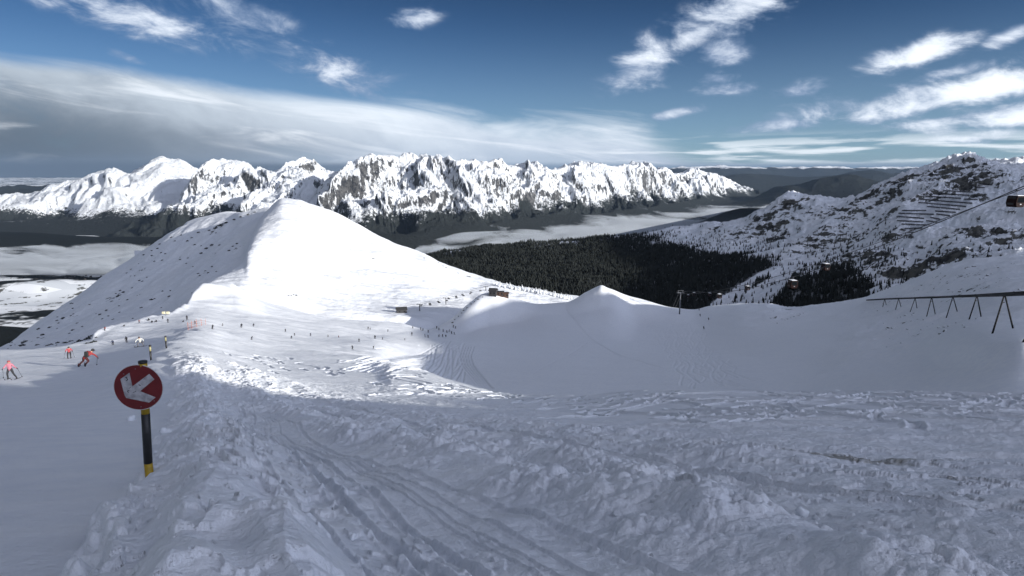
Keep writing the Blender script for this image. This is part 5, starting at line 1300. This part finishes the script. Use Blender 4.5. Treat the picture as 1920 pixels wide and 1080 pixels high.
# ------------------------------------------------------------------ gondola lift
def cabin(loc, rz, wpx, label, s=1.0):
    t = thing('gondola_cabin', label, 'cable car', loc, rz, 'gondola cabins hanging from the lift cables')
    # body profile hexagonal from the side: wide belly, narrower top
    m = MB(); prof = [(-.82, -2.95), (-1.06, -2.2), (-1.02, -1.75), (-.86, -1.0), (-.70, -.86)]
    def ring(d):
        out = []
        for (x, z) in prof: out.append((x, z))
        for (x, z) in reversed(prof): out.append((-x, z))
        return [Vector((x * (1 if abs(d) < .95 else .88), d, z)) for x, z in out]
    rs = [ring(d) for d in (-1.05, -.9, .9, 1.05)]; n = len(rs[0]); V = [v for r_ in rs for v in r_]; F = []
    for i in range(3):
        for k in range(n): F.append((i * n + k, i * n + (k + 1) % n, (i + 1) * n + (k + 1) % n, (i + 1) * n + k))
    F += [tuple(range(n))[::-1], tuple(3 * n + k for k in range(n))]; m.add(V, F); bd = m.build('cabin_body', M_cabin, t)
    for sy in (-1, 1):
        w_ = MB(); w_.add([(-.78, sy * 1.062, -2.1), (.78, sy * 1.062, -2.1), (.66, sy * 1.062, -1.12), (-.66, sy * 1.062, -1.12), (-.78, sy * 1.05, -2.1), (.78, sy * 1.05, -2.1), (.66, sy * 1.05, -1.12), (-.66, sy * 1.05, -1.12)], [(0, 1, 2, 3), (7, 6, 5, 4), (0, 4, 5, 1), (1, 5, 6, 2), (2, 6, 7, 3), (3, 7, 4, 0)]); w_.build('window', M_glass, bd)
        p_ = MB(); p_.box((0, sy * 1.075, -2.42), (.32, .02, .20)); p_.build('number_plate', M_galv, bd)
        d_ = MB(); 
        for yy in (-.45, .45): d_.box((sy * .955, yy, -1.62), (.03, .80, .95), rot=Matrix.Rotation(sy * -.12, 3, 'Y'))
        d_.build('side_window', M_glass, bd)
    r_ = MB(); r_.box((0, 0, -.84), (1.5, 2.0, .07)); r_.box((0, 0, -.79), (1.3, 1.8, .05)); bevel(r_.build('roof', M_snowy, t), .03)
    h_ = MB(); h_.tube([(0, 0, -.82), (0, .0, -.35), (.12, 0, -.1), (.12, 0, .05)], .05, 8); h_.build('hanger_arm', M_galv, t, True)
    g_ = MB(); g_.box((.06, 0, .06), (.28, .55, .2)); bevel(g_.build('grip', M_steel, t), .03)
    for sx_ in (-1, 1): k_ = MB(); k_.box((sx_ * 1.02, 0, -2.35), (.14, 1.2, .35)); k_.build('ski_rack', M_steel, t)
    t.scale = (s,) * 3
    return t
def top_at(px, py, Y): return P(px, py, Y)
A_ = [(1990, 322, 60), (1920, 350, 75), (1560, 490, 135), (1399, 535, 215), (1328, 546, 300), (1273, 551, 440)]
B_ = [(1990, 318, 46), (1890, 360, 55), (1483, 520, 115), (1358, 548, 205), (1293, 546, 310), (1279, 551, 440)]
def cable(pts, lab):
    P3 = [P(*p) for p in pts]; ys = [p.y for p in P3]
    yy = np.linspace(ys[0] - 25, ys[-1], 60); x = np.interp(yy, ys, [p.x for p in P3]); 
    zc = np.polyfit(ys, [p.z for p in P3], 3); xc = np.polyfit(ys, [p.x for p in P3], 2)
    m = MB(); Q_ = [Vector((np.polyval(xc, y), y, np.polyval(zc, y))) for y in yy]
    # beyond the tower the rope drops towards the valley station
    Q_.append(Q_[-1] + Vector((40, 170, -55))); Q_.append(Q_[-1] + Vector((70, 330, -130)))
    r = [0.035 + 0.00016 * q.y for q in Q_]
    m.tube(Q_, r, 6); o = m.build('lift_cable', M_steel, None, True); tag(o, lab, 'cable', 'cables of the gondola lift')
    return lambda y: Vector((np.polyval(xc, y), y, np.polyval(zc, y)))
cA = cable(A_, 'upper dark steel rope of the gondola lift, running past the snow barriers'); cB = cable(B_, 'lower dark steel rope of the gondola lift, nearer the viewer')
for f_, y_, lab in [(cA, 71.5, 'large dark gondola cabin cut off by the right edge'), (cA, 135, 'dark red gondola cabin with bright snowy roof, high over the ski run'), (cA, 215, 'small gondola cabin with white roof left of the dark octagonal one'), (cA, 300, 'first tiny gondola cabin right of the lift tower, showing a white roof'), (cA, 385, 'tiny gondola cabin directly beside the top of the lift tower'),
                    (cB, 115, 'dark gondola cabin with large windows hanging over the pale ski run'), (cB, 205, 'small dark gondola cabin just above the snow rim'), (cB, 300, 'second tiny gondola cabin right of the lift tower, over the forest')]:
    cabin(f_(y_), math.radians(8 if f_ is cA else 2), 0, lab, 0.62 if y_ == 71.5 else 0.7)
def lift_tower():
    b = NG.hit(1274, 589, 200); tp = cA(440); H = 42 / 1150 * b.y
    t = thing('lift_tower', 'tall grey lift tower with a cross arm standing on the sunlit snow mound', 'lift tower', b)
    m = MB(); m.tube([(0, 0, -1), (0, 0, H)], [.55, .34], 12); sh = m.build('mast', M_galv, t, True)
    m = MB(); m.box((0, 0, H), (5.2, .5, .45)); m.box((-1.6, 0, H + .9), (.2, .2, 1.6)); m.box((1.6, 0, H + .9), (.2, .2, 1.6)); m.box((0, 0, H + 1.6), (4.4, .2, .2)); m.build('cross_arm', M_galv, t)
    for sx_ in (-2.3, 2.3):
        m = MB(); m.box((sx_, 0, H + .25), (.3, 3.2, .25))
        for k in range(5): m.tube([(sx_ - .12, -1.3 + k * .65, H + .45), (sx_ + .12, -1.3 + k * .65, H + .45)], .25, 10)
        m.build('sheave_train', M_steel, t)
    m = MB()
    for k in range(int(H / .5)): m.box((0, -.5, k * .5), (.4, .04, .04))
    m.box((-.2, -.5, H / 2), (.04, .04, H)); m.box((.2, -.5, H / 2), (.04, .04, H)); m.build('ladder', M_steel, t)
lift_tower()

# ------------------------------------------------------------------ trestle carrying the conveyor beam on the right
def trestle():
    pts = [(2010, 546, 74), (1920, 551, 84), (1884, 553, 93), (1832, 555, 117), (1787, 556.5, 143), (1747, 558, 172), (1716, 559, 203), (1685, 560, 240), (1659, 561, 280), (1625, 563, 330)]
    feet = [((1860, 627), (1901, 612)), ((1816, 604), (1841, 588)), ((1774, 595), (1795, 586)), ((1737, 594), (1755, 585)), ((1706, 585), (1720, 576)), ((1679, 580), (1690, 575)), ((1655, 575), (1662, 572))]
    last = 0
    for i, (fa, fb) in enumerate(feet):
        ha = NG.hit(*fa, 60); hb = NG.hit(*fb, 60)
        yy = max(ha.y * .7 + hb.y * .3, last + 8); last = yy; pts[i + 2] = (pts[i + 2][0], pts[i + 2][1], yy)
    pts[1] = (1920, 551, pts[2][2] * .9); pts[0] = (2010, 546, pts[2][2] * .78); pts[9] = (1625, 563, last + 40)
    top = [P(*p) for p in pts]; o0 = top[2].copy()
    t = thing('trestle_bridge', 'long dark beam on a row of A shaped legs crossing the snow at the right', 'bridge', o0)
    m = MB()
    for a, b in zip(top[:-1], top[1:]):
        d = (b - a); L_ = d.length; rot = d.to_track_quat('Y', 'Z').to_matrix(); m.box((a + b) / 2 - o0, (.62, L_ + .0, .52), rot=rot)
    bm = m.build('beam', M_rust, t)
    m = MB()
    for a, b in zip(top[:-1], top[1:]):
        d = (b - a); rot = d.to_track_quat('Y', 'Z').to_matrix(); m.box((a + b) / 2 - o0 + Vector((0, 0, .40)), (.75, d.length, .06), rot=rot)
    m.build('walkway_plate', M_steel, t)
    dirv = (top[-2] - top[2]).normalized(); side = Vector((dirv.y, -dirv.x, 0)).normalized()
    for (fa, fb), tp in zip(feet, top[2:9]):
        g = tp - Vector((0, 0, .25)); zb = NG.z(g.x, g.y); h = max(1.5, g.z - zb)
        A = MB()
        for px_, py_, sg in ((fa[0], fa[1], -1), (fb[0], fb[1], 1)):
            u_ = UQ(px_, py_)[0]; fy = g.y + (1.5 if sg > 0 else -1.5); fx = u_ * fy; fz = NG.z(fx, fy) - .3
            A.tube([Vector((g.x + sg * .12, g.y, g.z)) - o0, Vector((fx, fy, fz)) - o0], [.13, .16], 8)
        A.tube([Vector((g.x - .05 * h, g.y - .2, g.z - h * .18)) - o0, Vector((g.x + .05 * h, g.y + .2, g.z - h * .18)) - o0], .07, 6)
        A.build('leg_frame', M_rust, t, True)
    A = MB(); tp = top[1] + (top[0] - top[1]) * .7; f_ = NG.hit(1916, 642); A.tube([tp - o0, f_ - o0 - Vector((0, 0, .4))], [.13, .17], 8); A.build('leg_frame', M_rust, t, True)
trestle()

# ------------------------------------------------------------------ rocks poking through the snow
def rock_mesh(seed, mat=None):
    rs = random.Random(seed); m = MB(); n1, n2 = 12, 8; V = []
    cuts = [(Vector((rs.uniform(-1, 1), rs.uniform(-1, 1), rs.uniform(-.2, 1))).normalized(), rs.uniform(.55, .85)) for _ in range(9)]
    for j in range(n2 + 1):
        for i in range(n1):
            a = i * 2 * PI / n1; b = -PI / 2 + j * PI / n2; d = Vector((math.cos(a) * math.cos(b), math.sin(a) * math.cos(b), math.sin(b))); r = 1.0
            for nn, k in cuts:
                dt = d.dot(nn)
                if dt > 1e-3: r = min(r, k / dt)
            V.append(Vector((d.x * r, d.y * r, d.z * r * .75 + .05)))
    m.add(V, [(j * n1 + i, j * n1 + (i + 1) % n1, (j + 1) * n1 + (i + 1) % n1, (j + 1) * n1 + i) for j in range(n2) for i in range(n1)])
    me = m.mesh('rock', False); me.materials.append(mat or M_rock); return me
RK = [rock_mesh(i) for i in range(6)]
chunks()
def rock(land, px, py, wpx, lab, grp, hh=.5, y0=60):
    g = land.hit(px, py, y0)
    if g is None: return
    o = D.objects.new('rock', RK[random.randrange(6)]); C.objects.link(o); r = wpx / 2 / 1150 * g.y
    o.location = g + Vector((0, r * .2, -r * .12)); o.scale = (r, r * .9, r * hh); o.rotation_euler = (random.uniform(-.2, .2), random.uniform(-.2, .2), random.uniform(0, 6)); tag(o, lab, 'rock', grp)
for px, py, w_ in [(1442, 584, 9), (1450, 583, 6), (1466, 581, 5), (1478, 587, 7), (1484, 588, 12), (1493, 587, 8), (1473, 600, 5), (1478, 598, 6), (1485, 595, 7), (1490, 593, 6), (1497, 592, 7), (1503, 589, 8), (1508, 587, 6), (1459, 606, 7), (1504, 576, 6), (1338, 574, 4)]:
    rock(NG, px, py, w_, 'dark rock in the row on the rim of the bowl, left of the trestle', 'rocks on the rim of the bowl')
for px, py, w_ in [(1669, 614, 12), (1678, 614, 14), (1665, 617, 8), (1700, 591, 10), (1692, 594, 8), (1685, 596, 6), (1712, 590, 7), (1714, 587, 6), (1729, 618, 6), (1765, 625, 12), (1774, 620, 14), (1773, 612, 10), (1762, 614, 8), (1780, 611, 7), (1813, 613, 11), (1807, 609, 6), (1835, 597, 11), (1733, 599, 6), (1703, 617, 7), (1705, 624, 5), (1670, 634, 5), (1675, 636, 4), (1690, 643, 5), (1664, 650, 5), (1668, 640, 4), (1740, 612, 4), (1750, 607, 4), (1794, 605, 6), (1658, 606, 5), (1725, 622, 4)]:
    rock(NG, px, py, w_, 'dark rock poking through the snow below the trestle beam', 'rocks below the trestle')
for px, py, w_ in [(1820, 501, 10), (1828, 499, 13), (1812, 503, 6), (1848, 521, 11), (1855, 516, 10), (1861, 513, 7), (1840, 523, 7), (1803, 546, 12), (1808, 541, 9), (1781, 542, 8), (1788, 547, 6), (1752, 541, 5), (1907, 547, 12), (1915, 543, 10), (1729, 534, 7), (1870, 530, 6), (1890, 520, 5), (1750, 520, 4), (1765, 512, 4), (1840, 540, 5)]:
    rock(NG, px, py, w_, 'snow capped dark rock on the rounded knoll behind the trestle beam', 'rocks on the knoll')
rock(NG, 784.5, 648, 7, 'small dark rock at the tip of the fan of tracks', None); rock(NG, 912, 746, 5, 'small dark stone on the near crest, left of the swung tracks', None, y0=40)
# ------------------------------------------------------------------ dwarf pines and spruces
def shrub_mesh(seed):
    rs = random.Random(seed); m = MB()
    for k in range(170):
        a = rs.uniform(0, 2 * PI); r = math.sqrt(rs.random()); z = rs.uniform(0, 1) * (1.1 - r * .8); c = Vector((r * math.cos(a), r * math.sin(a), z * .8))
        s_ = rs.uniform(.08, .20); n = Vector((rs.uniform(-1, 1), rs.uniform(-1, 1), rs.uniform(-.3, 1))).normalized(); u = n.orthogonal().normalized(); v = n.cross(u)
        m.add([c + u * s_, c + v * s_ * .7, c - u * s_, c - v * s_ * .7 + n * .03], [(0, 1, 2, 3)])
    m.tube([(0, 0, -.2), (0, 0, .4)], .05, 5)
    me = m.mesh('dwarf_pine', False); me.materials.append(M_shrub); return me
SH = [shrub_mesh(i) for i in range(4)]
def shrub(land, px, py, wpx, lab, grp, y0=250, k=1.0):
    g = land.hit(px, py, y0)
    if g is None: return
    o = D.objects.new('dwarf_pine', random.choice(SH)); C.objects.link(o); r = wpx / 2 / 1150 * g.y
    o.location = g - Vector((0, 0, r * .1)); o.scale = (r, r, r * k); o.rotation_euler = (0, 0, random.uniform(0, 6)); tag(o, lab, 'shrub', grp)
rs = random.Random(3)
fl = [(150, 640, 14), (140, 645, 12), (47, 642, 15), (42, 648, 12), (73, 617, 9), (80, 628, 9), (94, 614, 9), (110, 606, 6), (119, 597, 10), (137, 619, 8), (145, 606, 6), (133, 640, 9), (124, 643, 9), (108, 643, 9), (96, 646, 8), (165, 636, 16), (172, 631, 14), (160, 643, 12), (120, 643, 8), (90, 648, 10), (70, 647, 9), (188, 590, 8), (192, 598, 5), (212, 599, 6), (200, 582, 7), (221, 556, 9), (232, 548, 8), (226, 545, 6), (284, 562, 8), (290, 560, 5), (318, 556, 8), (320, 545, 5), (305, 546, 5), (265, 577, 7), (210, 565, 6), (248, 540, 5), (262, 526, 6), (276, 520, 5), (388, 466, 10), (398, 460, 9), (378, 475, 8), (352, 452, 7), (300, 458, 6), (322, 445, 6), (340, 441, 5), (328, 452, 5), (310, 476, 5), (290, 490, 5), (270, 478, 6), (296, 466, 6), (285, 470, 5), (246, 505, 5), (238, 512, 5), (405, 428, 10), (415, 423, 12), (425, 418, 9), (393, 432, 7), (440, 412, 8), (452, 407, 7), (466, 403, 8), (478, 398, 6), (373, 436, 7), (360, 446, 6), (445, 457, 7), (437, 462, 6), (430, 470, 7), (398, 500, 6), (385, 508, 5), (372, 513, 6), (375, 517, 6), (350, 494, 5), (362, 500, 4)]
for px, py, w_ in fl: shrub(HG, px, py, w_ * .9, 'dark shrub or rock outcrop on the shaded flank left of the smooth white hill', 'shrubs on the shaded flank')
for k in range(50):
    px = rs.uniform(10, 420); top_ = np.interp(px, [0, 100, 200, 310, 420], [652, 590, 518, 446, 410]); low = np.interp(px, [0, 170, 300, 380, 420], [655, 640, 590, 535, 510])
    shrub(HG, px, top_ + (low - top_) * rs.random() ** 1.2 + 2, rs.uniform(2.5, 5.5), 'dark shrub or rock outcrop on the shaded flank left of the smooth white hill', 'shrubs on the shaded flank')
for px, py, w_ in [(177, 641, 10), (170, 643, 8), (181, 633, 6), (163, 644, 7)]: shrub(NG, px, py, w_, 'dark dwarf pine sticking out of the piste edge beside the sunlit lip', 'dwarf pines at the piste edge', 60)
for px, py, w_ in [(546, 555, 3), (550, 553, 4), (555, 554, 5), (541, 554, 3)]: shrub(HG, px, py, w_, 'small dark shrub in the short row on the smooth white hill', 'shrubs on the white hill', 300, 1.3)
for px, py, w_ in [(700, 483, 5), (795, 470 + 12, 4), (830, 497, 5), (836, 500, 4), (858, 510, 4), (880, 517, 5), (563, 385, 3), (876, 516, 4), (821, 491, 4)]: shrub(HG, px, py + 2, w_, 'dark stone or shrub near the right skyline of the smooth white hill', 'dark spots on the skyline of the white hill', 300, .8)
for px, py, w_ in [(905, 556, 4), (897, 560, 5), (890, 565, 4), (884, 569, 5), (876, 576, 5), (870, 581, 5), (866, 586, 4), (860, 592, 4), (853, 598, 4), (849, 604, 6), (882, 562, 5), (893, 558, 4)]: shrub(NG, px, py + 1, w_, 'dark shrub in the row along the left edge of the first snow mound', 'shrubs along the first mound', 350, .8)

def spruce_arrays(seed):
    rs_ = np.random.RandomState(seed); V = []; F = []
    n = 6; tiers = 4
    for t in range(tiers):
        z0 = .10 + t * .21; z1 = z0 + .34 if t < tiers - 1 else 1.0; r = .20 * (1 - t / tiers * .80)
        b = len(V)
        for k in range(n):
            a = k * 2 * PI / n + t * .5 + rs_.uniform(-.2, .2); rr = r * rs_.uniform(.75, 1.2); V.append((rr * math.cos(a), rr * math.sin(a), z0 + rs_.uniform(-.03, .03)))
        V.append((0, 0, z1)); V.append((0, 0, z0 + .05))
        for k in range(n): F.append((b + k, b + (k + 1) % n, b + n)); F.append((b + (k + 1) % n, b + k, b + n + 1))
    b = len(V)
    for k in range(3): a = k * 2 * PI / 3; V.append((.02 * math.cos(a), .02 * math.sin(a), -.1)); 
    V.append((0, 0, .5)); F += [(b, b + 1, b + 3), (b + 1, b + 2, b + 3), (b + 2, b, b + 3)]
    return np.array(V), np.array(F)
SPA = [spruce_arrays(i) for i in range(5)]
def scatter_forest():
    R_ = np.random.RandomState(8)
    # candidates over the ground plan of the mountain side
    N_ = 150000
    u = R_.uniform(-.22, .85, N_); y = np.sqrt(R_.uniform(950 ** 2, 2600 ** 2, N_)); 
    fu = (u - MG.u[0]) / (MG.u[-1] - MG.u[0]) * (MG.nu - 1); fv = np.interp(np.log(y), MG.ly, np.arange(MG.nv)); i = fu.astype(int); j = fv.astype(int)
    fo = MG.forest[j, i]; z = MG.Z[j, i]; py = MG.py[j, i]; x = u * y; px = MG.px[j, i]
    vis = py < np.interp(px, [700, 840, 900, 1000, 1060, 1125, 1200, 1300, 1340, 1400, 1480, 1540, 1620, 1650, 1700, 1760, 1830, 1920], [520, 545, 560, 585, 588, 575, 578, 600, 592, 590, 598, 592, 585, 575, 552, 528, 510, 506])
    # sparse trees on the snowy ground above the closed forest
    sp_ = 0.10 * sst(py, 415, 470) * (fbm(x, y, 120, 3, 150) + .6) * (px < 1700) + 0.035 * sst(py, 440, 480) * (px >= 1650) * (fbm(x, y, 80, 3, 151) + .4)
    keep = vis & (R_.rand(N_) < np.clip(fo * 0.62 + sp_, 0, 1)) & (py > 418)
    x, y, z, py, px, fo = x[keep], y[keep], z[keep], py[keep], px[keep], fo[keep]
    h = R_.uniform(9, 19, len(x)) * np.where(fo > .5, 1, .62)
    order = np.argsort(y / h); x, y, z, py, px, h = [a[order] for a in (x, y, z, py, px, h)]
    print('trees', len(x))
    meshes = []
    for V, F in SPA:
        me = mesh_np('spruce_tree', V, F, False); me.materials.append(M_pine); meshes.append(me)
    for k in range(300):
        o = D.objects.new('spruce_tree', meshes[k % 5]); C.objects.link(o); o.location = (x[k], y[k], z[k]); o.scale = (h[k],) * 3; o.rotation_euler = (0, 0, R_.uniform(0, 6))
        tag(o, 'dark spruce among the nearest trees of the forest, just above the snow rim', 'tree', 'nearest spruces of the forest')
    VV = []; FF = []; b = 0
    for k in range(300, len(x)):
        V, F = SPA[k % 5]; a = (k * 2.399) % 6.283; c_, s_ = math.cos(a), math.sin(a); M_ = np.array([[c_, s_, 0], [-s_, c_, 0], [0, 0, 1]])
        VV.append((V @ M_) * h[k] + np.array([x[k], y[k], z[k]])); FF.append(F + b); b += len(V)
    me = mesh_np('spruce_forest', np.concatenate(VV), np.concatenate(FF), False)
    tag(link('spruce_forest', me, M_pine), kind='stuff')
scatter_forest()
# snow-laden spruces on the sunlit shoulder of the hill
spm = []
for V, F in SPA:
    me = mesh_np('spruce_tree', V, F, False); me.materials.append(M_pine_snow); spm.append(me)
for k in range(64):
    px = 925 + k * 2.3 + rs.uniform(-2, 2); py = np.interp(px, [900, 960, 1000, 1040, 1080], [526, 538, 545, 552, 560]) + rs.uniform(2, 5)
    g = HG.hit(px, py, 400)
    if g is None: continue
    o = D.objects.new('spruce_tree', random.choice(spm)); C.objects.link(o); h = rs.uniform(3.5, 6.5); o.location = g; o.scale = (h * 1.3, h * 1.3, h); o.rotation_euler = (0, 0, rs.uniform(0, 6))
    tag(o, 'small snow covered spruce in the pale row along the right shoulder of the white hill', 'tree', 'snow covered spruces on the hill shoulder')

# ------------------------------------------------------------------ avalanche barriers on the mountain
n_b = 0
for (x0, y0, x1, y1) in [(690, 420, 990, 435), (640, 450, 950, 468), (505, 475, 870, 500), (460, 508, 985, 550), (440, 540, 920, 582), (525, 580, 860, 612), (275, 622, 520, 622), (610, 628, 820, 642), (240, 650, 600, 662), (620, 658, 760, 676), (220, 682, 500, 703), (560, 692, 660, 712), (225, 725, 490, 738), (520, 725, 630, 742), (270, 760, 560, 772), (300, 805, 480, 802), (1050, 355, 1190, 362), (1010, 385, 1110, 390), (900, 508, 1040, 512), (330, 845, 390, 845), (340, 890, 390, 895)]:
    a = (1640 + x0 / 5.4, 280 + y0 / 5.4); b = (1640 + x1 / 5.4, 280 + y1 / 5.4); n = max(3, int((b[0] - a[0]) / 3)); pts = []
    for k in range(n + 1):
        g = MG.hit(a[0] + (b[0] - a[0]) * k / n, a[1] + (b[1] - a[1]) * k / n + 1.2, 850)
        if g is not None: pts.append(g)
    # keep one level line: drop jumps caused by bumps in the slope
    med = sorted(p.y for p in pts)[len(pts) // 2]; pts = [p for p in pts if abs(p.y - med) < 130]
    if len(pts) < 2: continue
    t = thing('avalanche_barrier', 'dark level snow barrier in the stack of parallel fences on the shaded mountain side', 'barrier', pts[0], 0, 'avalanche barriers on the mountain side')
    m = MB()
    for p, q in zip(pts[:-1], pts[1:]):
        for hh in (1.3, 2.1, 2.9, 3.7): m.tube([p - pts[0] + Vector((0, 0, hh)), q - pts[0] + Vector((0, 0, hh))], .34, 4)
    m.build('fence_rails', M_steel, t)
    for p in pts:
        m = MB(); m.tube([p - pts[0] + Vector((0, 0, -1)), p - pts[0] + Vector((0, -.4, 4.0))], .25, 4); m.build('post', M_steel, t)

# ------------------------------------------------------------------ chairlift and huts on the white hill
def land_hit(px, py, y0):
    a = NG.hit(px, py, y0); b = HG.hit(px, py, 300)
    if a is not None and a.y < 600 and (b is None or a.y < b.y): return a
    return b
pyl = []
for px, tpy, bpy_, lab in [(787, 570, 583, 'nearest T shaped pylon of the chairlift, beside the dark roofed station'), (836, 558, 571, 'middle T shaped pylon of the chairlift'), (911, 537, 545, 'farthest pylon of the chairlift, above the brown huts')]:
    g = land_hit(px, bpy_, 200); h = (bpy_ - tpy) / 1150 * g.y; t = thing('chairlift_pylon', lab, 'lift pylon', g, 0, 'pylons of the chairlift')
    m = MB(); m.tube([(0, 0, -.5), (0, 0, h)], [.40, .28], 8); m.build('mast', M_steel, t)
    m = MB(); m.box((0, 0, h), (5.0, .4, .4)); m.build('cross_arm', M_steel, t)
    for s_ in (-2.2, 2.2): m = MB(); m.box((s_, 0, h + .25), (.3, 2.4, .3)); m.build('sheave_train', M_steel, t)
    pyl.append(g + Vector((0, 0, h + .4)))
g = land_hit(765, 580, 200)
st0 = g + Vector((0, 0, 4.0))
line = [st0] + pyl
def lift_pt(px):
    # position along the rope at a given photo column
    best = None
    for a, b in zip(line[:-1], line[1:]):
        for k in range(60):
            p = a + (b - a) * k / 60; ux = 960 + p.x / p.y * 1130
            if best is None or abs(ux - px) < best[0]: best = (abs(ux - px), p)
    return best[1]
for s_, lab in ((-2.2, 'left thin rope of the chairlift across the white hill'), (2.2, 'right thin rope of the chairlift across the white hill')):
    m = MB(); m.tube([p + Vector((s_, 0, 0)) for p in line], .06, 5); tag(m.build('chairlift_rope', M_steel), lab, 'cable', 'ropes of the chairlift')
m = MB(); m.box((0, 0, -2.9), (2.3, .5, .12)); m.box((0, .28, -2.5), (2.3, .1, .7)); m.tube([(0, .3, -2.3), (0, .3, -1.0), (0, 0, 0)], .07, 5); m.tube([(-1.1, -.3, -2.5), (-1.1, .3, -2.2)], .05, 5); m.tube([(1.1, -.3, -2.5), (1.1, .3, -2.2)], .05, 5)
ch_me = m.mesh('chair'); ch_me.materials.append(M_steel)
for k, px in enumerate([793, 801, 810, 818, 825, 832, 845, 851, 859, 865, 871, 877, 887, 897]):
    o = D.objects.new('lift_chair', ch_me); C.objects.link(o); o.location = lift_pt(px) + Vector((2.2 if k % 2 else -2.2, 0, 0)); tag(o, 'small dark chair hanging from the chairlift rope between the pylons', 'lift chair', 'chairs of the chairlift')
def hut(name, px, py, W_, Dp, H_, rz, wall, roof, lab, cat='hut', roof_h=1.6, y0=200):
    g = land_hit(px, py, y0); t = thing(name, lab, cat, g, rz)
    m = MB(); m.box((0, 0, H_ / 2 - .5), (W_, Dp, H_ + 1)); wl = m.build('wall', wall, t)
    r = MB(); e = .5
    V = [(-W_ / 2 - e, -Dp / 2 - e, H_), (W_ / 2 + e, -Dp / 2 - e, H_), (W_ / 2 + e, Dp / 2 + e, H_), (-W_ / 2 - e, Dp / 2 + e, H_), (-W_ / 2 - e, 0, H_ + roof_h), (W_ / 2 + e, 0, H_ + roof_h)]
    V += [(x, y, z + .25) for x, y, z in V]
    r.add(V, [(0, 3, 2, 1), (6, 7, 11, 10), (8, 9, 10, 11), (0, 1, 7, 6), (2, 3, 9, 8), (0, 6, 10, 4), (3, 4, 10, 9), (1, 5, 11, 7), (2, 8, 11, 5), (0, 4, 3), (1, 2, 5)]); r.build('roof', roof, t)
    n = max(2, int(W_ / 3))
    for k in range(n):
        x = -W_ / 2 + (k + .5) * W_ / n; f = MB(); f.box((x, -Dp / 2 - .03, H_ * .55), (1.1, .08, 1.2)); fr = f.build('window', M_roof, t); p = MB(); p.box((x, -Dp / 2 - .08, H_ * .55), (.85, .03, .95)); p.build('pane', M_glass, fr)
    d = MB(); d.box((W_ / 2 - .8, -Dp / 2 - .04, 1.0), (.95, .09, 2.0)); d.build('door', M_roof, t)
    return t
hut('lift_station', 753, 586, 8, 6, 2.6, .3, M_roof, M_roof, 'dark low roofed valley station at the foot of the chairlift', 'station', 2.0)
hut('mountain_hut', 947, 556, 5, 4.5, 2.8, .1, M_wood, M_wood, 'brown boxy hut, rightmost of the buildings behind the first snow mound', roof_h=.3)
hut('mountain_hut', 938, 554, 5, 4, 3.0, -.05, M_wood, M_roof, 'reddish brown hut in the middle of the buildings behind the first snow mound', roof_h=.5)
hut('mountain_hut', 925, 553, 5.5, 5, 3.4, -.25, M_roof, M_roof, 'dark roofed hut, leftmost of the buildings behind the first snow mound', roof_h=1.8)

# ------------------------------------------------------------------ village in the valley on the left
hm = MB(); hm.box((0, 0, 3), (11, 9, 8)); hm.add([(-6.5, -5.5, 7), (6.5, -5.5, 7), (6.5, 5.5, 7), (-6.5, 5.5, 7), (-6.5, 0, 11), (6.5, 0, 11)], [(0, 1, 5, 4), (2, 3, 4, 5), (0, 4, 3), (1, 2, 5), (0, 3, 2, 1)], 1)
hme = hm.mesh('village_house'); hme.materials.append(plain('house_wall', (0.10, 0.09, 0.085), 0.9)); hme.materials.append(plain('house_roof', (0.05, 0.045, 0.045), 0.9))
for k in range(150):
    px = rs.gauss(110, 55); py = 524 + rs.gauss(0, 11) + (px - 110) * -.02
    if not (2 < px < 195 and 500 < py < 552): continue
    u, q = UQ(px, py); Y = -1325 / q
    o = D.objects.new('village_house', hme); C.objects.link(o); s_ = rs.uniform(1.0, 2.2); o.location = (u * Y, Y, -1340); o.scale = (s_, s_, s_ * 1.0 + .6); o.rotation_euler = (0, 0, rs.uniform(0, 3)); tag(o, 'tiny dark house of the village in the snowy valley fields at the far left', 'house', 'houses of the valley village')
print('objects', len(scene.objects))
